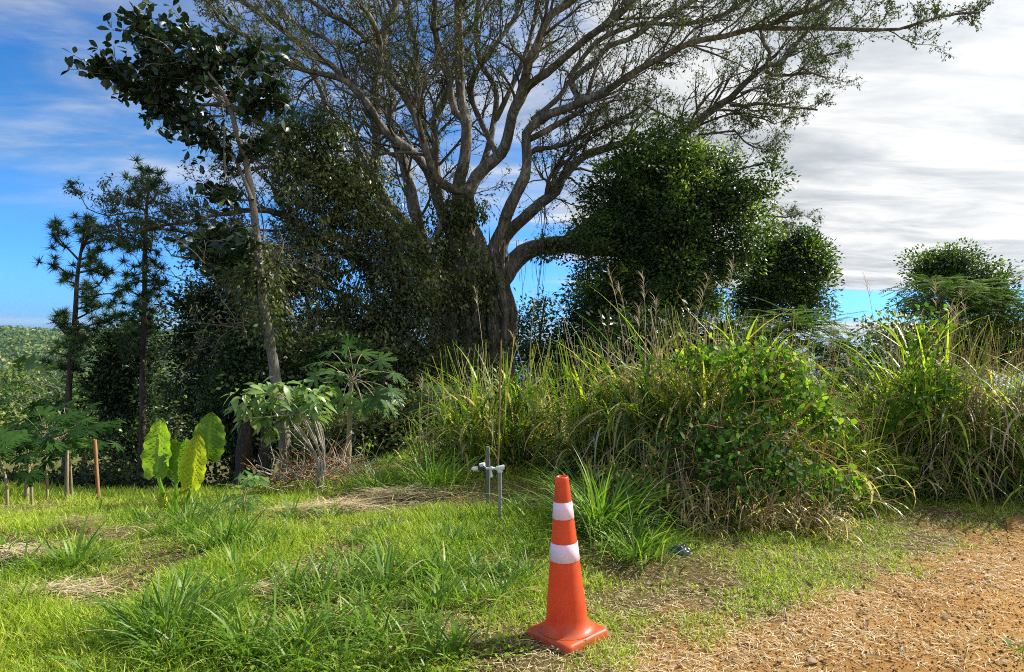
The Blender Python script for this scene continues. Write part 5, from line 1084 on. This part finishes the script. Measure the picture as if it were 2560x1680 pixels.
bushy_tree('background_shrub', 'dark understorey scrub at the foot of the banyan left of the tall grass', 'shrub', XY(980, 12.5), [(980, 1080, 12.5), (980, 980, 12.5)], np.array([.06, .05, .02]),
    [(900, 1090, 12.5, 110, 70), (1020, 1060, 12.5, 110, 90), (790, 1110, 13, 100, 60), (1120, 1040, 12.5, 80, 90)], 420, 38, .09, MAT['olive'], MAT['barkdark'], 135, spread=.24)

# ------------------------------------------------------------------ grass tufts (counted) and the lawn (stuff)
def tuft_mesh(n, hgt, spread, seed, dry=.06, width=.010, tint0=.0):
    g = np.random.default_rng(seed); a = g.uniform(0, 2 * PI, n); r = np.abs(g.normal(0, spread, n))
    B = np.stack([np.cos(a) * r, np.sin(a) * r, -0.02 + 0 * a], 1); tt = np.clip(g.beta(2, 2.2, n) * .85 + tint0, 0, .9); tt = np.where(g.random(n) < dry, g.uniform(.92, 1, n), tt)
    th0 = g.uniform(.05, .75, n); mb = MB(); mb.add(*blades(B, a + g.normal(0, .7, n), hgt * g.uniform(.5, 1.25, n), width * g.uniform(.6, 1.3, n), th0, th0 + g.uniform(.6, 1.9, n), 6, tt, g.normal(0, .5, n))); return mb
def tuft(label, px, py, n, hgt, spread, seed, group=None, name='grass_tuft', **kw):
    b = G(px, py); o = tuft_mesh(n, hgt, spread, seed, **kw).build(name, MAT['tuft'], None); o.location = b; return tag(o, label, 'grass tuft', group)
tuft('biggest arching grass tuft in the lower left foreground', 420, 1600, 230, .42, .11, 141, width=.013)
tuft('smaller grass tuft right of the biggest foreground tuft', 760, 1610, 150, .30, .12, 142, width=.010)
tuft('glossy waist-high grass tuft just right of the traffic cone', 1500, 1330, 420, .74, .17, 143, width=.014)
tuft('lower spreading grass tuft at the right foot of the glossy cone-side tuft', 1590, 1390, 200, .42, .16, 144, width=.012)
tuft('dense dark green grass tuft between the water meter and the stick heap', 1080, 1225, 380, .55, .17, 145, width=.011)
tuft('dark green grass tuft touching the stick heap', 945, 1230, 280, .42, .16, 146, width=.010)
tuft('tuft of long blades under the giant taro', 470, 1330, 220, .34, .16, 147, width=.010)
tuft('straggling tuft between the giant taro and the small leafy weed', 560, 1370, 200, .36, .2, 148, width=.010)
tuft('short tuft left of the traffic cone', 1320, 1450, 90, .22, .08, 149, width=.009)
tuft('small tuft at the bottom centre of the lawn', 960, 1450, 120, .24, .10, 150, width=.009)
tuft('isolated green tuft on the road verge at the lower right corner', 2545, 1650, 80, .16, .06, 151, width=.008)
tuft('sunlit tuft on the verge below the right-hand thicket', 2480, 1230, 200, .26, .22, 152, width=.009, tint0=.25)
tuft('sunlit tuft on the verge at the right edge', 2545, 1200, 200, .30, .25, 153, width=.009, tint0=.25)
gt = np.random.default_rng(160)
vars_ = [tuft_mesh(46, .24, .09, 161, width=.012, tint0=.1), tuft_mesh(60, .18, .10, 162, width=.010, tint0=.15), tuft_mesh(36, .31, .07, 163, width=.013), tuft_mesh(60, .15, .11, 164, width=.010, tint0=.25)]
lab = 'ordinary arching tuft of green grass scattered over the lawn'; first = []
cnt = 0
for k in range(190):
    py = gt.uniform(1270, 1690); px = gt.uniform(-40, 1350) if py < 1560 else gt.uniform(-40, 1200)
    p = G(px, py)
    if road_s(p[0], p[1]) > -.35 or abs(px - 1415) < 120 and py > 1450: continue
    if fbm(p[0] * .9 + 4, p[1] * .9, 2) < .40: continue
    v = k % 4
    if len(first) < 4: o = vars_[len(first)].build('grass_tuft', MAT['tuft'], None); first.append(o)
    else: o = first[v].copy(); SC.collection.objects.link(o)
    o.location = p; o.rotation_euler = (0, 0, gt.uniform(0, 6.28)); s = gt.uniform(.6, 1.35); o.scale = (s, s, s * gt.uniform(.8, 1.2))
    tag(o, lab, 'grass tuft', 'small grass tufts over the lawn'); cnt += 1
print('tufts', cnt)

def build_lawn():
    g = np.random.default_rng(170)
    def scatter(n, d0, d1, pw=1.0):
        d = d0 + (d1 - d0) * g.random(n) ** pw; px = g.uniform(-160, 2720, n); p = P(px, np.full(n, 835.0), d); return p[:, 0], p[:, 1], d
    X = []; Y = []; DD = []
    for n, a, b in ((150000, 2.6, 4.6), (150000, 4.6, 7.5), (90000, 7.5, 12.5), (26000, 12.5, 20)):
        x, y, d = scatter(n, a, b); X.append(x); Y.append(y); DD.append(d)
    x, y, d = map(np.concatenate, (X, Y, DD)); s = road_s(x, y)
    patch = fbm(x * 1.7, y * 1.7, 3); patch2 = fbm(x * 5 + 8, y * 5, 2)
    dens = smooth(.12, -.35, s + (patch2 - .5) * .8) * np.clip(.25 + 1.5 * smooth(.30, .55, patch), 0, 1) * np.where(s > -1.2, .75, 1)
    verge = smooth(-2.2, -.2, s)
    keep = g.random(len(x)) < dens; x, y, d, patch, verge, s = (q[keep] for q in (x, y, d, patch, verge, s)); n = len(x)
    z = height(x, y) - .005
    L = g.uniform(.035, .105, n) * (.7 + .9 * smooth(.4, .7, patch)) * (1 - .4 * verge) * np.where(d > 7.5, 1.5, 1)
    W = g.uniform(.004, .0085, n) * np.where(d > 7.5, 1.6, 1)
    dryp = .18 + .45 * smooth(.54, .36, patch) + .34 * verge
    tt = np.clip(.16 * smooth(-.5, -2.5, x) * smooth(6, 3.5, y) + g.beta(2.2, 2.0, n) * .75 + .5 * (fbm(x * .7, y * .7 + 4, 2) - .5) + .10, 0, .78); tt = np.where(g.random(n) < dryp, g.uniform(.80, 1, n), tt)  # first term yellows the left front, painting sunshine into the turf
    th0 = np.where(tt > .8, g.uniform(.9, 1.5, n), g.uniform(.1, 1.1, n))
    mb = MB(); mb.add(*blades(np.stack([x, y, z], 1), g.uniform(0, 2 * PI, n), L, W, th0, th0 + g.uniform(.2, 1.1, n), 2, tt, g.normal(0, .6, n)))
    # small round-leaved ground weeds in the turf
    m_ = 26000; xx, yy, d2 = scatter(m_, 2.7, 7.5); ss = road_s(xx, yy); kk = (ss < -.5) & (fbm(xx * 1.3 + 40, yy * 1.3, 3) > .5); xx, yy = xx[kk], yy[kk]; m_ = len(xx)
    mb.add(*kites(np.stack([xx, yy, height(xx, yy) + g.uniform(.01, .06, m_)], 1), unit(np.stack([g.normal(0, 1, m_), g.normal(0, 1, m_), g.normal(.1, .3, m_)], 1)), unit(rdir(m_, g) * .35 + np.array([0, 0, 1])), g.uniform(.015, .035, m_), g.uniform(.012, .028, m_), np.clip(g.beta(2, 2, m_) * .7, 0, 1)))
    tag(mb.build('lawn_grass', MAT['lawn']), 'sunlit mown lawn grass covering the foreground and road verge', kind='stuff'); print('lawn', n, m_)
    # straw and clippings over the verge and the road
    n = 85000; d = 2.7 + 6.5 * g.random(n) ** 1.2; px = g.uniform(-100, 2720, n); p = P(px, np.full(n, 835.0), d); x, y = p[:, 0], p[:, 1]; s = road_s(x, y)
    f = fbm(x * 1.1 + 3, y * 2.0 + 7, 3); pr = np.exp(-((s - .15) / .45) ** 2) * 1.0 + .45 * smooth(.50, .62, f) * (s > 0) * (1 - .8 * np.exp(-((s - 1.25) / .22) ** 2)) + .07 * (s > 0) + .34 * (s < 0)
    k = g.random(n) < pr; x, y, s = x[k], y[k], s[k]; n = len(x)
    mb = MB(); mb.add(*blades(np.stack([x, y, road_z(x, y) + .008], 1), g.uniform(0, 2 * PI, n), g.uniform(.015, .085, n) * g.uniform(.6, 1.3, n), g.uniform(.0022, .0055, n), g.uniform(1.25, 1.6, n), g.uniform(1.4, 1.9, n), 3, g.random(n), g.normal(0, .5, n)))
    tag(mb.build('straw_litter', MAT['straw']), 'dry straw clippings strewn along the edge of the dirt road', kind='stuff')
    # soil crumbs
    n = 42000; d = 2.7 + 4.5 * g.random(n); px = g.uniform(1000, 2720, n); p = P(px, np.full(n, 835.0), d); x, y = p[:, 0], p[:, 1]; s = road_s(x, y); k = (s > -.25) & (g.random(n) < .25 + .9 * fbm(x * 2, y * 2, 3)); x, y = x[k], y[k]; n = len(x)
    r = g.uniform(.002, .0065, n) * np.where(g.random(n) < .03, 2.2, 1); O = np.array([[1, 0, 0], [-.5, .87, 0], [-.5, -.87, 0], [0, 0, .9], [.1, .1, -.8]]); V = (O[None] * (1 + .3 * g.normal(0, 1, (n, 5, 1)))) * r[:, None, None] + np.stack([x, y, road_z(x, y) + r * .3], 1)[:, None]
    i = np.arange(n)[:, None] * 5; F = np.concatenate([i + np.array(q) for q in ([0, 1, 3], [1, 2, 3], [2, 0, 3], [1, 0, 4], [2, 1, 4], [0, 2, 4])])
    mb = MB(); mb.add(V.reshape(-1, 3), F); tag(mb.build('soil_crumbs', plain('soil_crumb', (.34, .17, .065), .95, .1, noise=.5, nscale=8), smooth_=False), 'loose crumbs of orange soil on the dirt road', kind='stuff')
build_lawn()

def fallen():
    g = np.random.default_rng(175); n = 260; px = g.uniform(100, 2560, n); py = g.uniform(1330, 1690, n); pts = np.array([G(a, b) for a, b in zip(px, py)])
    pts[:, 2] = road_z(pts[:, 0], pts[:, 1]) + .02; mb = MB()
    mb.add(*leafblades(pts, unit(rdir(n, g) * np.array([1, 1, .2])), unit(rdir(n, g) * .4 + np.array([0, 0, 1])), g.uniform(.03, .075, n), g.uniform(.015, .035, n), 4, None, g.uniform(-.4, .5, n), .35, .1, g.random(n) * .8, g))
    tag(mb.build('fallen_leaves', MAT['dry']), 'curled brown fallen leaves littering the grass and road edge', kind='stuff')
fallen()

# ------------------------------------------------------------------ far bare white tree on the hillside
def dead_tree():
    g = np.random.default_rng(180); b = XY(72, 120); d = 120.0; t = thing('bare_white_tree', 'leafless white tree standing out on the hillside at the far left', 'tree', b)
    root = P(V_(72), V_(1000), d); mb = MB(); n = 9; a = np.linspace(-1.1, 1.1, n)
    pts = np.array([b, root + [0, 0, 0.5]]); mb.add(*tubes(np.array([b, (b + root) / 2, root]), np.array([.4, .35, .3]), 6))
    D = np.stack([np.sin(a), g.normal(0, .4, n), np.cos(a)], 1); P1, R1 = grow(np.repeat(root[None], n, 0), D, np.full(n, 2.8), np.full(n, .16), 6, .15, .05, g); mb.add(*tubes(P1, R1, 5))
    S, DD, L, R = sprout(P1, R1, 5, .3, (.4, .9), .45, .7, g); P2, R2 = grow(S, DD, L, R, 4, .2, .05, g); mb.add(*tubes(P2, np.maximum(R2, .04), 4))
    mb.build('branches', plain('bleached_wood', (.62, .55, .45), .9), t, b)
dead_tree()

# ------------------------------------------------------------------ air
def build_haze():
    m, nt, N, L = nmat('haze_air'); v = N.new('ShaderNodeVolumePrincipled'); v.inputs['Color'].default_value = (0.50, 0.74, 1.0, 1); v.inputs['Density'].default_value = 0.00006; v.inputs['Anisotropy'].default_value = 0.2
    o = N.new('ShaderNodeOutputMaterial'); L.new(v.outputs[0], o.inputs['Volume'])
    x, y0, y1, z0, z1 = 25500.0, -4700.0, 25500.0, -260.0, 45.0
    V = [(-x, y0, z0), (x, y0, z0), (x, y1, z0), (-x, y1, z0), (-x, y0, z1), (x, y0, z1), (x, y1, z1), (-x, y1, z1)]
    mb = MB(); mb.add(V, [(0, 3, 2, 1), (4, 5, 6, 7), (0, 1, 5, 4), (1, 2, 6, 5), (2, 3, 7, 6), (3, 0, 4, 7)]); tag(mb.build('haze', m, smooth_=False), 'thin blue haze over the far hills and sea', kind='stuff')
build_haze()
